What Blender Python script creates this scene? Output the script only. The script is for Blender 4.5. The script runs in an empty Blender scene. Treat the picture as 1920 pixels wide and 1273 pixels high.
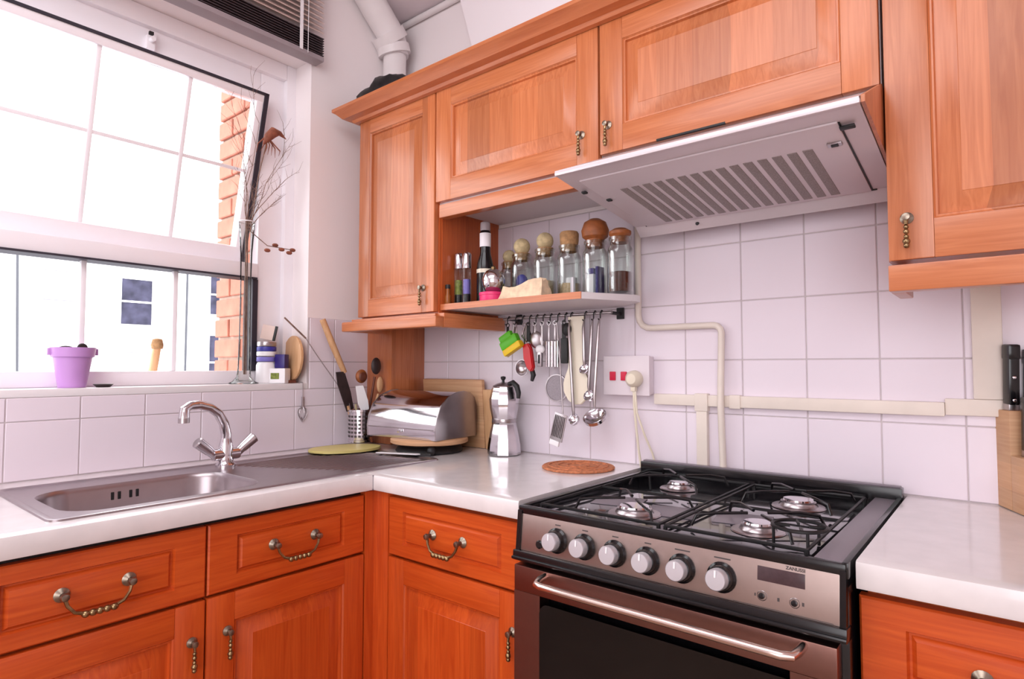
import bpy, bmesh, math, random
from mathutils import Matrix, Vector, noise
R = math.radians
rnd = random.Random(4)
scn = bpy.context.scene
COL = scn.collection

# ---------------------------------------------------------------- camera, world, lights, exposure
cam = bpy.data.cameras.new('camera'); camo = bpy.data.objects.new('camera', cam); COL.objects.link(camo)
camo.location = (1.8402, -1.5628, 1.1841)
camo.rotation_euler = (math.pi/2 + 0.0456, -0.0007, 0.6854)
cam.sensor_width = 36; cam.lens = 1138.5/1920*36; cam.clip_start = 0.02; cam.clip_end = 200
scn.camera = camo

world = bpy.data.worlds.new('world'); scn.world = world; world.use_nodes = True
bg = world.node_tree.nodes['Background']; bg.inputs[0].default_value = (0.98, 0.98, 1.0, 1); bg.inputs[1].default_value = 5.0

def area(name, loc, target, sx, sy, power, col, portal=False):
    l = bpy.data.lights.new(name, 'AREA'); l.shape = 'RECTANGLE'; l.size = sx; l.size_y = sy; l.energy = power; l.color = col
    o = bpy.data.objects.new(name, l); COL.objects.link(o); o.location = loc
    o.rotation_euler = (Vector(target)-Vector(loc)).to_track_quat('-Z', 'Y').to_euler()
    if portal: l.cycles.is_portal = True
    return o
TINT = (0.93, 0.945, 0.985)
area('added_overhead_fill', (.95, -1.65, 2.50), (.6, -1.1, 0), 1.8, 1.5, 35, TINT)  # added fill lamp, no real fitting; lifts the sink corner and left wall
area('added_room_fill', (2.9, -4.6, 1.45), (0.5, -0.2, 1.45), 3.0, 2.2, 92, TINT)  # unseen area lamp added behind the camera to even out the light
area('window_portal', (-0.2, -1.35, 1.7), (1, -1.35, 1.7), 1.1, 1.9, 1, (1, 1, 1), portal=True)

scn.view_settings.view_transform = 'Standard'; scn.view_settings.look = 'None'
scn.view_settings.gamma = 1.0; scn.view_settings.use_curve_mapping = False
scn.view_settings.exposure = 0.0
scn.cycles.use_denoising = True
scn.cycles.max_bounces = 8; scn.cycles.transparent_max_bounces = 12
scn.cycles.caustics_reflective = False; scn.cycles.caustics_refractive = False
scn.cycles.sample_clamp_indirect = 6

# ---------------------------------------------------------------- materials
def lin(c):
    return tuple(((v/255)/12.92 if v/255 <= 0.04045 else ((v/255+0.055)/1.055)**2.4) for v in c)
def base_mat(name):
    m = bpy.data.materials.new(name); m.use_nodes = True
    return m, m.node_tree.nodes, m.node_tree.links, m.node_tree.nodes['Principled BSDF']
def mat(name, rgb, rough=0.5, metal=0.0, var=0.05, scale=12, bump=0.0, coat=0.0, spec=0.5, bscale=60):
    m, N, L, B = base_mat(name)
    c = lin(rgb)
    tc = N.new('ShaderNodeTexCoord'); nz = N.new('ShaderNodeTexNoise'); nz.inputs['Scale'].default_value = scale; nz.inputs['Detail'].default_value = 4
    L.new(tc.outputs['Object'], nz.inputs['Vector'])
    rp = N.new('ShaderNodeValToRGB')
    rp.color_ramp.elements[0].position = .3; rp.color_ramp.elements[1].position = .7
    rp.color_ramp.elements[0].color = tuple(max(0, v*(1-var)) for v in c)+(1,)
    rp.color_ramp.elements[1].color = tuple(min(1, v*(1+var)) for v in c)+(1,)
    L.new(nz.outputs['Fac'], rp.inputs[0]); L.new(rp.outputs[0], B.inputs['Base Color'])
    B.inputs['Roughness'].default_value = rough; B.inputs['Metallic'].default_value = metal
    B.inputs['Coat Weight'].default_value = coat; B.inputs['Specular IOR Level'].default_value = spec
    if bump:
        n2 = N.new('ShaderNodeTexNoise'); n2.inputs['Scale'].default_value = bscale; L.new(tc.outputs['Object'], n2.inputs['Vector'])
        bp = N.new('ShaderNodeBump'); bp.inputs['Strength'].default_value = bump; bp.inputs['Distance'].default_value = .002
        L.new(n2.outputs['Fac'], bp.inputs['Height']); L.new(bp.outputs[0], B.inputs['Normal'])
    return m
def wood(name, a, b, grain='z', strips=.085, rough=.32, svar=.16, coat=0):
    m, N, L, B = base_mat(name)
    tc = N.new('ShaderNodeTexCoord'); geo = N.new('ShaderNodeNewGeometry')
    mp = N.new('ShaderNodeMapping'); s = {'z': (60, 60, 3), 'x': (3, 60, 60), 'y': (60, 3, 60), 'h': (3, 3, 60)}[grain]
    mp.inputs['Scale'].default_value = s
    L.new(geo.outputs['Position'], mp.inputs['Vector'])
    n1 = N.new('ShaderNodeTexNoise'); n1.inputs['Scale'].default_value = 1.6; n1.inputs['Detail'].default_value = 6; n1.inputs['Distortion'].default_value = 1.2
    L.new(mp.outputs[0], n1.inputs['Vector'])
    rp = N.new('ShaderNodeValToRGB'); rp.color_ramp.elements[0].position = .3; rp.color_ramp.elements[1].position = .72
    rp.color_ramp.elements[0].color = lin(b)+(1,); rp.color_ramp.elements[1].color = lin(a)+(1,)
    L.new(n1.outputs['Fac'], rp.inputs[0])
    sx = N.new('ShaderNodeSeparateXYZ'); L.new(geo.outputs['Position'], sx.inputs[0])
    def mth(op, x, y=None):
        n = N.new('ShaderNodeMath'); n.operation = op
        for i, v in enumerate((x, y)):
            if v is None: continue
            if isinstance(v, (int, float)): n.inputs[i].default_value = v
            else: L.new(v, n.inputs[i])
        return n.outputs[0]
    coord = mth('ADD', sx.outputs[0], sx.outputs[1]) if grain == 'z' else sx.outputs[2]
    fl = mth('FLOOR', mth('DIVIDE', coord, strips))
    wn = N.new('ShaderNodeTexWhiteNoise'); wn.noise_dimensions = '1D'; L.new(fl, wn.inputs['W'])
    fac = mth('ADD', mth('MULTIPLY', wn.outputs['Value'], svar), 1-svar*.6)
    mx = N.new('ShaderNodeMixRGB'); mx.blend_type = 'MULTIPLY'; mx.inputs[0].default_value = 1
    cb = N.new('ShaderNodeCombineXYZ')
    for i in range(3): L.new(fac, cb.inputs[i])
    L.new(rp.outputs[0], mx.inputs[1]); L.new(cb.outputs[0], mx.inputs[2])
    L.new(mx.outputs[0], B.inputs['Base Color'])
    B.inputs['Roughness'].default_value = rough; B.inputs['Coat Weight'].default_value = coat; B.inputs['Coat Roughness'].default_value = .22
    bp = N.new('ShaderNodeBump'); bp.inputs['Strength'].default_value = .12; bp.inputs['Distance'].default_value = .001
    L.new(n1.outputs['Fac'], bp.inputs['Height']); L.new(bp.outputs[0], B.inputs['Normal'])
    return m
def glass_mat(name, tint=(1, 1, 1), refl=.12, dens=0.0):
    """thin glass: see-through with a Fresnel-weighted reflection"""
    m = bpy.data.materials.new(name); m.use_nodes = True; N, L = m.node_tree.nodes, m.node_tree.links; N.clear()
    out = N.new('ShaderNodeOutputMaterial'); mix = N.new('ShaderNodeMixShader'); t = N.new('ShaderNodeBsdfTransparent'); g = N.new('ShaderNodeBsdfGlossy')
    t.inputs[0].default_value = tint+(1,); g.inputs['Roughness'].default_value = .03
    lw = N.new('ShaderNodeLayerWeight'); lw.inputs[0].default_value = refl
    L.new(lw.outputs['Facing'] if dens else lw.outputs['Fresnel'], mix.inputs[0]); L.new(t.outputs[0], mix.inputs[1]); L.new(g.outputs[0], mix.inputs[2]); L.new(mix.outputs[0], out.inputs[0])
    return m

OA, OB = (206, 126, 80), (184, 102, 58)
M = {}
M['oak'] = wood('oak_vertical', OA, OB, 'z', svar=.34, coat=.3)
M['oak_h'] = wood('oak_horizontal', OA, OB, 'h', strips=5, coat=.3)
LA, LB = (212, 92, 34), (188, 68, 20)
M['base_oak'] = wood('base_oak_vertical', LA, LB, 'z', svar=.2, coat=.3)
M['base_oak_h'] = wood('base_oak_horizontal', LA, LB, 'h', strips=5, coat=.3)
M['oak_in'] = wood('oak_side', (196, 98, 48), (172, 78, 34), 'z')
M['tile'] = mat('glazed_tile', (234, 222, 231), .22, var=.012, scale=5)
M['grout'] = mat('grout', (198, 186, 188), .9, var=.05, scale=30)
M['wall'] = mat('wall_paint', (246, 236, 236), .75, var=.015, scale=3, bump=.1)
M['wall2'] = mat('wall_paint_white', (250, 242, 244), .75, var=.01, scale=3)
M['ceiling'] = mat('ceiling_paint', (234, 222, 226), .8, var=.02, scale=3)
M['upvc'] = mat('white_plastic_frame', (248, 242, 246), .3, var=.01)
M['white_gloss'] = mat('white_gloss', (240, 234, 236), .3, var=.01)
M['cream'] = mat('cream_plastic', (230, 217, 206), .45, var=.04, scale=14)
M['pipew'] = mat('pipe_paint', (234, 226, 226), .4, var=.02)
M['top'] = mat('worktop_laminate', (228, 221, 221), .2, var=.045, scale=22, coat=.4)
M['steel'] = mat('brushed_steel', (176, 168, 170), .28, 1.0, var=.04, scale=40)
M['sink'] = mat('sink_steel', (168, 158, 161), .30, 1.0, var=.03, scale=30)
M['chrome'] = mat('chrome', (214, 210, 214), .1, 1.0, var=.01)
M['fascia'] = mat('fascia_steel', (166, 148, 142), .42, 1.0, var=.03, scale=50)
M['ovendoor'] = mat('oven_door_steel', (136, 102, 94), .34, 1.0, var=.03, scale=50)
M['hood'] = mat('hood_silver', (220, 208, 212), .4, .2, var=.02)
M['filter'] = mat('filter_mesh', (150, 138, 136), .6, .2, var=.25, scale=420)
M['black'] = mat('black_enamel', (16, 14, 17), .18, var=.2)
M['blackm'] = mat('black_matt', (22, 20, 22), .5, var=.2)
M['hob'] = mat('hob_enamel', (30, 28, 33), .1, var=.05, coat=.8)
M['hobgrey'] = mat('hob_grey_edge', (124, 114, 122), .35, .0, var=.04)
M['ovenglass'] = mat('oven_glass', (10, 9, 10), .06, var=.1)
M['brass'] = mat('antique_brass', (150, 126, 92), .3, 1.0, var=.3, scale=90)
M['brassd'] = mat('antique_pewter', (146, 134, 120), .35, 1.0, var=.3, scale=90)
M['glass'] = glass_mat('window_glass', (.98, .99, .99), .08)
M['jar'] = glass_mat('jar_glass', (.93, .95, .94), .35, 1)
M['jarthin'] = glass_mat('clear_glass', (.95, .96, .95), .25, 1)
M['cork'] = mat('cork', (168, 128, 88), .9, var=.25, scale=90, bump=.3)
M['corkl'] = mat('pale_cork', (200, 180, 140), .9, var=.2, scale=90, bump=.3)
M['corkd'] = mat('dark_wood_stopper', (150, 84, 40), .5, var=.25, scale=60)
M['red'] = mat('red_plastic', (196, 20, 28), .35)
M['green'] = mat('green_plastic', (90, 190, 30), .4)
M['yellow'] = mat('yellow_plastic', (240, 200, 30), .4)
M['pink'] = mat('pink_tin', (222, 50, 110), .4)
M['white'] = mat('white_plastic', (240, 236, 238), .35, var=.01)
M['paper'] = mat('paper', (238, 232, 236), .8, var=.03)
M['beige'] = mat('beige_packet', (226, 196, 164), .6, var=.2, scale=50)
M['blue'] = mat('blue_plastic', (52, 50, 150), .4)
M['navy'] = mat('navy_glaze', (40, 22, 110), .3)
M['brown'] = mat('coffee', (84, 40, 30), .8, var=.3, scale=150)
M['green2'] = mat('herb_green', (120, 130, 60), .8, var=.4, scale=150)
M['grain'] = mat('pale_grain', (196, 168, 130), .8, var=.2, scale=180)
M['lilac'] = mat('lilac_plastic', (200, 150, 214), .4, var=.02)
M['soil'] = mat('soil', (40, 26, 24), .9, var=.4, scale=80)
M['lwood'] = wood('light_wood', (222, 176, 132), (200, 150, 106), 'z', rough=.5)
M['bwood'] = wood('beech', (216, 170, 130), (196, 146, 106), 'h', strips=.05, rough=.5)
M['dwood'] = wood('dark_wood', (120, 60, 34), (88, 40, 24), 'z', rough=.5)
M['ebony'] = mat('black_spoon_wood', (48, 34, 34), .5, var=.2, scale=60)
M['yboard'] = mat('yellow_board', (222, 206, 130), .5, var=.04)
M['terracotta'] = mat('woven_mat', (196, 122, 84), .9, var=.35, scale=120, bump=.6)
M['ivory'] = mat('ivory_ceramic', (228, 216, 196), .3, var=.02)
M['knobcap'] = mat('silver_knob_cap', (214, 212, 218), .35, .6, var=.01)
M['sievem'] = mat('fine_wire_mesh', (150, 140, 146), .5, .2, var=.15, scale=400)
M['facade'] = mat('white_render', (226, 224, 226), .9, var=.01)
M['fwin'] = mat('dark_house_pane', (62, 60, 78), .6, var=.4, scale=3, spec=.15)
M['fblind'] = mat('blind_behind_pane', (150, 148, 158), .6, var=.02)
M['downpipe'] = mat('dark_downpipe', (84, 84, 90), .6, spec=.2)
M['vaseglass'] = glass_mat('vase_glass', (.90, .90, .885), .22)
M['satin'] = mat('satin_steel', (228, 210, 202), .24, 1.0, var=.01)
M['slate'] = mat('slate', (190, 188, 194), .8, var=.05)
M['brick'] = mat('brick', (190, 124, 104), .9, var=.22, scale=14, bump=.4)
M['mortar'] = mat('mortar', (200, 176, 160), .95, var=.1, scale=40)
M['seal'] = mat('black_rubber_seal', (44, 38, 50), .6)
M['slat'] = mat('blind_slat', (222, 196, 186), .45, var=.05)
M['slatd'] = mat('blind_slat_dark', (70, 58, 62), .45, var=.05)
M['railm'] = mat('blind_rail', (160, 148, 152), .45, var=.05)
M['twig'] = mat('dry_twig', (132, 104, 92), .9, var=.3, scale=60)
M['feather'] = mat('brown_feather', (140, 80, 60), .8, var=.3, scale=60)
M['floor'] = mat('floor_vinyl', (170, 140, 120), .5, var=.1, scale=6)
M['display'] = mat('display_glass', (70, 52, 56), .2, var=.15, scale=120)
M['print'] = mat('dark_print', (70, 62, 62), .6)
M['sock'] = mat('socket_plastic', (228, 216, 222), .4, var=.01)
M['redsw'] = mat('red_rocker', (206, 20, 60), .35)
M['purple'] = mat('violet_soap', (120, 110, 190), .5)
M['amber'] = mat('amber_liquid', (150, 84, 30), .3, var=.2)
M['carcass'] = mat('white_carcass', (230, 222, 224), .5, var=.01)

# ---------------------------------------------------------------- mesh builder
I4 = Matrix.Identity(4)
def T(x, y, z): return Matrix.Translation((x, y, z))
def RZ(a): return Matrix.Rotation(a, 4, 'Z')
def RX(a): return Matrix.Rotation(a, 4, 'X')
def RY(a): return Matrix.Rotation(a, 4, 'Y')
class MB:
    def __init__(s, m=I4): s.bm = bmesh.new(); s.mats = []; s.M = m
    def mi(s, m):
        if m not in s.mats: s.mats.append(m)
        return s.mats.index(m)
    def put(s, t, m, bev=0, seg=2):
        """merge a temporary bmesh"""
        if bev: bmesh.ops.bevel(t, geom=list(t.edges), offset=bev, segments=seg, affect='EDGES', profile=.6, clamp_overlap=True)
        bmesh.ops.recalc_face_normals(t, faces=t.faces)
        k = s.mi(m); vs = {v: s.bm.verts.new(s.M @ v.co) for v in t.verts}
        for f in t.faces:
            try: g = s.bm.faces.new([vs[v] for v in f.verts]); g.material_index = k; g.smooth = True
            except ValueError: pass
        t.free(); return s
    def box(s, a, b, m, bev=0, seg=2, xf=None):
        t = bmesh.new(); x0, y0, z0 = [min(p, q) for p, q in zip(a, b)]; x1, y1, z1 = [max(p, q) for p, q in zip(a, b)]
        v = [t.verts.new(p) for p in ((x0,y0,z0),(x1,y0,z0),(x1,y1,z0),(x0,y1,z0),(x0,y0,z1),(x1,y0,z1),(x1,y1,z1),(x0,y1,z1))]
        for f in ((0,3,2,1),(4,5,6,7),(0,1,5,4),(1,2,6,5),(2,3,7,6),(3,0,4,7)): t.faces.new([v[i] for i in f])
        if xf is not None: bmesh.ops.transform(t, matrix=xf, verts=t.verts)
        return s.put(t, m, bev, seg)
    def prism(s, poly, h0, h1, m, xf=I4, bev=0):
        """polygon in local XY extruded in Z, then xf"""
        t = bmesh.new(); a = [t.verts.new((x, y, h0)) for x, y in poly]; b = [t.verts.new((x, y, h1)) for x, y in poly]; n = len(poly)
        t.faces.new(a[::-1]); t.faces.new(b)
        for i in range(n): t.faces.new((a[i], a[(i+1) % n], b[(i+1) % n], b[i]))
        if bev: bmesh.ops.bevel(t, geom=list(t.edges), offset=bev, segments=2, affect='EDGES', clamp_overlap=True)
        bmesh.ops.transform(t, matrix=xf, verts=t.verts)
        return s.put(t, m)
    def lathe(s, prof, m, c=(0, 0, 0), n=24, xf=I4, sx=1, sy=1):
        """profile (r,z) about Z; closed where r=0"""
        t = bmesh.new(); rings = []
        for r, z in prof:
            if r < 1e-6: rings.append([t.verts.new((0, 0, z))])
            else: rings.append([t.verts.new((r*math.cos(2*math.pi*i/n)*sx, r*math.sin(2*math.pi*i/n)*sy, z)) for i in range(n)])
        for p, q in zip(rings, rings[1:]):
            for i in range(n):
                j = (i+1) % n
                if len(p) == 1 and len(q) == 1: continue
                if len(p) == 1: t.faces.new((p[0], q[i], q[j]))
                elif len(q) == 1: t.faces.new((p[i], p[j], q[0]))
                else: t.faces.new((p[i], p[j], q[j], q[i]))
        bmesh.ops.transform(t, matrix=T(*c) @ xf, verts=t.verts)
        return s.put(t, m)
    def tube(s, pts, r, m, n=10, caps=True):
        t = bmesh.new(); pts = [Vector(p) for p in pts]; rs = r if isinstance(r, (list, tuple)) else [r]*len(pts)
        rings = []; up = None
        for i, p in enumerate(pts):
            d = (pts[min(i+1, len(pts)-1)]-pts[max(i-1, 0)]).normalized()
            if up is None: up = Vector((0, 0, 1)) if abs(d.z) < .9 else Vector((1, 0, 0))
            u = (up - d*up.dot(d)).normalized(); w = d.cross(u); up = u
            rings.append([t.verts.new(p+(u*math.cos(2*math.pi*k/n)+w*math.sin(2*math.pi*k/n))*rs[i]) for k in range(n)])
        for p, q in zip(rings, rings[1:]):
            for k in range(n): t.faces.new((p[k], p[(k+1) % n], q[(k+1) % n], q[k]))
        if caps: t.faces.new(rings[0][::-1]); t.faces.new(rings[-1])
        return s.put(t, m)
    def cyl(s, a, b, r, m, r2=None, n=20): return s.tube([a, b], [r, r if r2 is None else r2], m, n)
    def ball(s, c, r, m, sc=(1, 1, 1), xf=None, u=16, v=10):
        t = bmesh.new(); bmesh.ops.create_uvsphere(t, u_segments=u, v_segments=v, radius=r)
        bmesh.ops.transform(t, matrix=T(*c) @ (xf or I4) @ Matrix.Diagonal((*sc, 1)), verts=t.verts)
        return s.put(t, m)
    def rings(s, w, h, prof, m, xf=I4, cap=True, mh=None):
        """rectangular w x h (local x,z) nested rings (inset, depth) ; depth = +y"""
        t = bmesh.new(); rr = []
        for ins, d in prof: rr.append([t.verts.new(p) for p in ((ins, d, ins), (w-ins, d, ins), (w-ins, d, h-ins), (ins, d, h-ins))])
        for p, q in zip(rr, rr[1:]):
            for i in range(4): t.faces.new((p[i], p[(i+1) % 4], q[(i+1) % 4], q[i]))
        if cap: t.faces.new(rr[-1])
        bmesh.ops.transform(t, matrix=xf, verts=t.verts)
        return s.put(t, m)
def wloc(o):
    v = Vector((0, 0, 0))
    while o: v += o.location; o = o.parent
    return v
def setp(o, label=None, cat=None, group=None, kind=None):
    if label: o['label'] = label
    if cat: o['category'] = cat
    if group: o['group'] = group
    if kind: o['kind'] = kind
    return o
def obj(name, mb, parent=None, label=None, cat=None, group=None, kind=None, loc=None, flat=False, ang=38):
    """link an MB as one mesh object (vertices are given in world space)"""
    me = bpy.data.meshes.new(name)
    if parent is not None: off = wloc(parent)
    elif loc is not None: off = Vector(loc)
    else:
        vs = [v.co for v in mb.bm.verts]
        off = Vector(((min(v.x for v in vs)+max(v.x for v in vs))/2, (min(v.y for v in vs)+max(v.y for v in vs))/2, min(v.z for v in vs)))
    bmesh.ops.translate(mb.bm, vec=-off, verts=mb.bm.verts)
    mb.bm.to_mesh(me); mb.bm.free()
    for m in mb.mats: me.materials.append(M[m])
    me.set_sharp_from_angle(angle=R(ang))
    o = bpy.data.objects.new(name, me); COL.objects.link(o)
    if parent is not None: o.parent = parent
    else: o.location = off
    return setp(o, label, cat, group, kind)
def thing(name, loc, label, cat, group=None, kind=None):
    o = bpy.data.objects.new(name, None); COL.objects.link(o); o.location = loc; o.empty_display_size = .05
    return setp(o, label, cat, group, kind)
def struct(name, mb, label, **k): return obj(name, mb, label=label, cat=k.pop('cat', 'room'), kind='structure', **k)
def arc(c, r, a0, a1, n, plane='xz'):
    out = []
    for i in range(n+1):
        a = R(a0+(a1-a0)*i/n); u, v = r*math.cos(a), r*math.sin(a)
        out.append({'xz': (c[0]+u, c[1], c[2]+v), 'yz': (c[0], c[1]+u, c[2]+v), 'xy': (c[0]+u, c[1]+v, c[2])}[plane])
    return out

# ---------------------------------------------------------------- room shell
CZ, WX, WY = 2.55, 4.6, -5.2
WO0, WO1, WZ0, WZ1 = -.41, -2.3, 1.13, 2.245      # window opening (y, z)
struct('floor', MB().box((-.3, WY, -.05), (WX, .2, 0), 'floor'), 'plain floor hidden below the units', cat='floor')
struct('ceiling', MB().box((-.3, WY, CZ), (WX, .2, CZ+.05), 'ceiling'), 'pale grey painted ceiling above the cabinets', cat='ceiling')
wb = struct('wall_back', MB().box((-.3, 0, 0), (WX, .2, CZ), 'wall').box((0, -.0052, .9), (2.30, .001, 1.655), 'grout'), 'white wall behind the cooker, tiled up to the cabinets', cat='wall', loc=(0, 0, 0))
mb = MB()
mb.box((-.3, WO0, 0), (0, 0, CZ), 'wall').box((-.3, WY, 0), (0, WO1, CZ), 'wall')
mb.box((-.3, WO1, 0), (0, WO0, WZ0-.02), 'wall').box((-.3, WO1, WZ1), (0, WO0, CZ), 'wall')
mb.box((0, WO1, .9), (.0052, WO0, WZ0-.02), 'grout').box((0, WO0, .9), (.0052, 0, 1.352), 'grout')
wl = struct('wall_left', mb, 'white wall around the window, tiled below the sill', cat='wall', loc=(0, 0, 0))
struct('wall_right', MB().box((WX, WY, 0), (WX+.1, .2, CZ), 'wall'), 'plain white wall out of view on the right', cat='wall')
struct('wall_front', MB().box((-.3, WY-.1, 0), (WX, WY, CZ), 'wall'), 'plain white wall behind the photographer', cat='wall')

def tile_mesh(w, h):
    b = MB(); g = .0013
    b.box((g, -.006, g), (w-g, 0, h-g), 'tile', bev=.0012, seg=1)
    me = bpy.data.meshes.new('tile'); b.bm.to_mesh(me); b.bm.free(); me.materials.append(M['tile']); me.set_sharp_from_angle(angle=R(20)); return me
_tm = {}
def tile(parent, x, y, z, w, h, rot):
    k = (round(w, 4), round(h, 4))
    if k not in _tm: _tm[k] = tile_mesh(w, h)
    o = bpy.data.objects.new('tile', _tm[k]); COL.objects.link(o); o.parent = parent
    o.location = (x, y, z); o.rotation_euler = (R(rnd.uniform(-.07, .07)), 0, rot+R(rnd.uniform(-.07, .07)))
rows_b = [(.911, 1.064), (1.064, 1.203), (1.203, 1.353), (1.353, 1.503), (1.503, 1.653)]
xs = [0]+[.1194+.15*i for i in range(15)]
for z0, z1 in rows_b:
    for x0, x1 in zip(xs, xs[1:]): tile(wb, x0, -.001, z0, x1-x0, z1-z0, 0)
rows_l = [(.911, 1.0524), (1.0524, 1.110)]
ys = [-.3058+.15*i for i in range(-13, 3)]+[-.006]
for y0, y1 in zip(ys, ys[1:]):
    for z0, z1 in rows_l: tile(wl, .001, y0, z0, y1-y0, z1-z0, math.pi/2)
    if y0 > -.32:
        for z0, z1 in ((1.110, 1.202), (1.202, 1.352)): tile(wl, .001, y0, z0, y1-y0, z1-z0, math.pi/2)
for z0, z1 in ((1.110, 1.202), (1.202, 1.352)): tile(wl, .001, -.405, z0, .0992, z1-z0, math.pi/2)

# ceiling strip and bulkhead above the cabinets
struct('trim_1', MB().tube([(-.0, -.014, 2.535), (.33, -.014, 2.535)], .012, 'pipew', n=10), 'painted strip along the junction of ceiling and back wall', cat='trim')
struct('trim_2', MB().prism([(.345, 2.55), (1.7, 2.55), (1.7, 2.05), (.50, 2.05)], .0, .05, 'wall2', xf=RX(math.pi/2)), 'bright white bulkhead with a slanted edge on the back wall', cat='bulkhead')

# window sill
struct('trim_3', MB().box((-.16, WO1, 1.11), (.006, WO0+.002, 1.13), 'white_gloss', bev=.003), 'white window sill over the sink tiles', cat='sill')

# ---------------------------------------------------------------- window
win = thing('window_1', (-.13, -1.35, WZ0), 'large white window with an open pivoting upper sash', 'window', kind='structure')
FX0, FX1 = -.17, -.115
fr = MB()
fr.box((FX0, -.53, 1.13), (FX1, -.408, WZ1), 'upvc', bev=.004)          # right member
fr.box((FX0, WO1, 2.10), (FX1, -.530, WZ1), 'upvc', bev=.004)           # head
fr.box((FX0, WO1, 1.13), (FX1, -.530, 1.172), 'upvc', bev=.004)         # bottom
fr.box((FX0, WO1, 2.190), (FX1+.02, -.445, WZ1), 'upvc', bev=.004)       # head moulding
fr.box((FX0, -.445, 1.13), (FX1+.02, -.408, WZ1), 'upvc', bev=.004)
obj('window_frame', fr, win)
obj('transom', MB().box((FX0-.02, WO1, 1.482), (FX1+.005, -.53, 1.532), 'upvc', bev=.005).box((FX0, WO1, 1.478), (FX1+.012, -.535, 1.484), 'seal'), win)
obj('seal', MB().box((FX0, -.548, 1.172), (FX1+.006, -.53, 1.478), 'seal'), win)
LX = -.145
for y in (-.78, -1.02, -1.26, -1.50, -1.74, -1.98):
    obj('glazing_bar', MB().box((LX-.010, y-.007, 1.172), (LX+.012, y+.007, 1.482), 'upvc', bev=.003), win)
yy = [-.548, -.78, -1.02, -1.26, -1.50, -1.74, -1.98, -2.29]
for a, b in zip(yy, yy[1:]):
    obj('pane', MB().box((LX-.002, b+.009, 1.172), (LX+.002, a-.009, 1.482), 'glass'), win)
# pivot sash: local frame z up from pivot
SH = 0.281
sm = T(-.138, 0, 1.818) @ RY(R(14.5))
s0, s1 = -.552, -2.27
sash = MB(sm)
sash.box((-.022, s1, SH-.024), (.022, s0, SH), 'upvc', bev=.003).box((-.022, s1, -SH), (.022, s0, -SH+.052), 'upvc', bev=.003)
sash.box((-.022, s0-.024, -SH), (.0215, s0, SH), 'upvc', bev=.003).box((-.022, s1, -SH), (.022, s1+.04, SH), 'upvc', bev=.003)
sasho = obj('sash', sash, win)
obj('sash_seal', MB(sm).box((-.016, s1, SH), (.026, s0+.010, SH+.008), 'seal').box((-.016, s0, -SH), (.026, s0+.013, SH+.008), 'seal'), sasho)
for y in (-.78, -1.02, -1.26, -1.50, -1.74, -1.98):
    obj('glazing_bar', MB(sm).box((-.012, y-.0065, -SH+.05), (.012, y+.0065, SH-.022), 'upvc', bev=.003), sasho)
obj('glazing_bar', MB(sm).box((-.010, s1, .020), (.0105, s0, .031), 'upvc', bev=.003), sasho)
yy = [-.567, -.78, -1.02, -1.26, -1.50, -1.74, -1.98, -2.23]
for a, b in zip(yy, yy[1:]):
    for z0, z1 in ((-SH+.052, .020), (.031, SH-.024)):
        obj('pane', MB(sm).box((-.002, b+.009, z0), (.002, a-.009, z1), 'glass'), sasho)
obj('catch', MB().box((-.118, -.892, 2.125), (-.098, -.868, 2.165), 'upvc', bev=.003).box((-.10, -.888, 2.165), (-.09, -.876, 2.174), 'blackm', bev=.001).cyl((-.10, -.88, 2.15), (-.08, -.88, 2.15), .007, 'upvc'), win)

# outside
struct('wall_outer_brick', MB().box((-.47, -.49, .6), (-.175, -.25, 2.75), 'mortar'), 'orange brick side wall just outside the window', cat='wall', loc=(0, 0, 0))
brk = bpy.data.objects['wall_outer_brick']
_bm = {}
def brick(x0, x1, z):
    k = round(x1-x0, 3)
    if k not in _bm:
        b = MB().box((.0, -.014, 0), (x1-x0, 0, .064), 'brick', bev=.003, seg=1); me = bpy.data.meshes.new('brick'); b.bm.to_mesh(me); b.bm.free(); me.materials.append(M['brick']); me.set_sharp_from_angle(angle=R(20)); _bm[k] = me
    o = bpy.data.objects.new('brick', _bm[k]); COL.objects.link(o); o.parent = brk; o.location = (x0, -.49+rnd.uniform(-.002, .002), z)
for k in range(28):
    z = .62+.075*k
    if k % 2: brick(-.47, -.370, z); brick(-.360, -.178, z)
    else: brick(-.47, -.285, z); brick(-.275, -.178, z)
struct('sill_outer', MB().box((-.42, WO1, 1.07), (-.17, WO0-.08, 1.118), 'facade', bev=.004), 'white outer sill beyond the window', cat='sill')
FXW = -20
fac = thing('house', (FXW, 4, -3), 'white rendered terrace house across the street with sash windows', 'house')
obj('wall', MB().box((FXW-4, -16, -3), (FXW, 16, 6.2), 'facade'), fac)
obj('roof', MB().prism([(-16, 6.2), (16, 6.2), (16, 7.3), (4.9, 7.1), (-16, 7.1)], 0, 4, 'slate', xf=Matrix(((0, 0, -1, FXW-.3), (1, 0, 0, 0), (0, 1, 0, 0), (0, 0, 0, 1)))), fac)
def hwin(y0, y1, z0, z1, pane):
    w = MB(); x = FXW
    w.box((x, y0-.10, z0-.16), (x+.16, y1+.10, z0-.03), 'facade', bev=.01)
    w.box((x, y0-.05, z0-.03), (x+.04, y0, z1), 'white').box((x, y1, z0-.03), (x+.04, y1+.05, z1), 'white').box((x, y0-.05, z1), (x+.04, y1+.05, z1+.05), 'white')
    w.box((x, y0, (z0+z1)/2-.03), (x+.05, y1, (z0+z1)/2+.03), 'white')
    f = obj('window', w, fac)
    for a, b in ((z0, (z0+z1)/2), ((z0+z1)/2, z1)):
        obj('pane', MB().box((x, y0, a), (x+.012, y1, b), pane), f)
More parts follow.
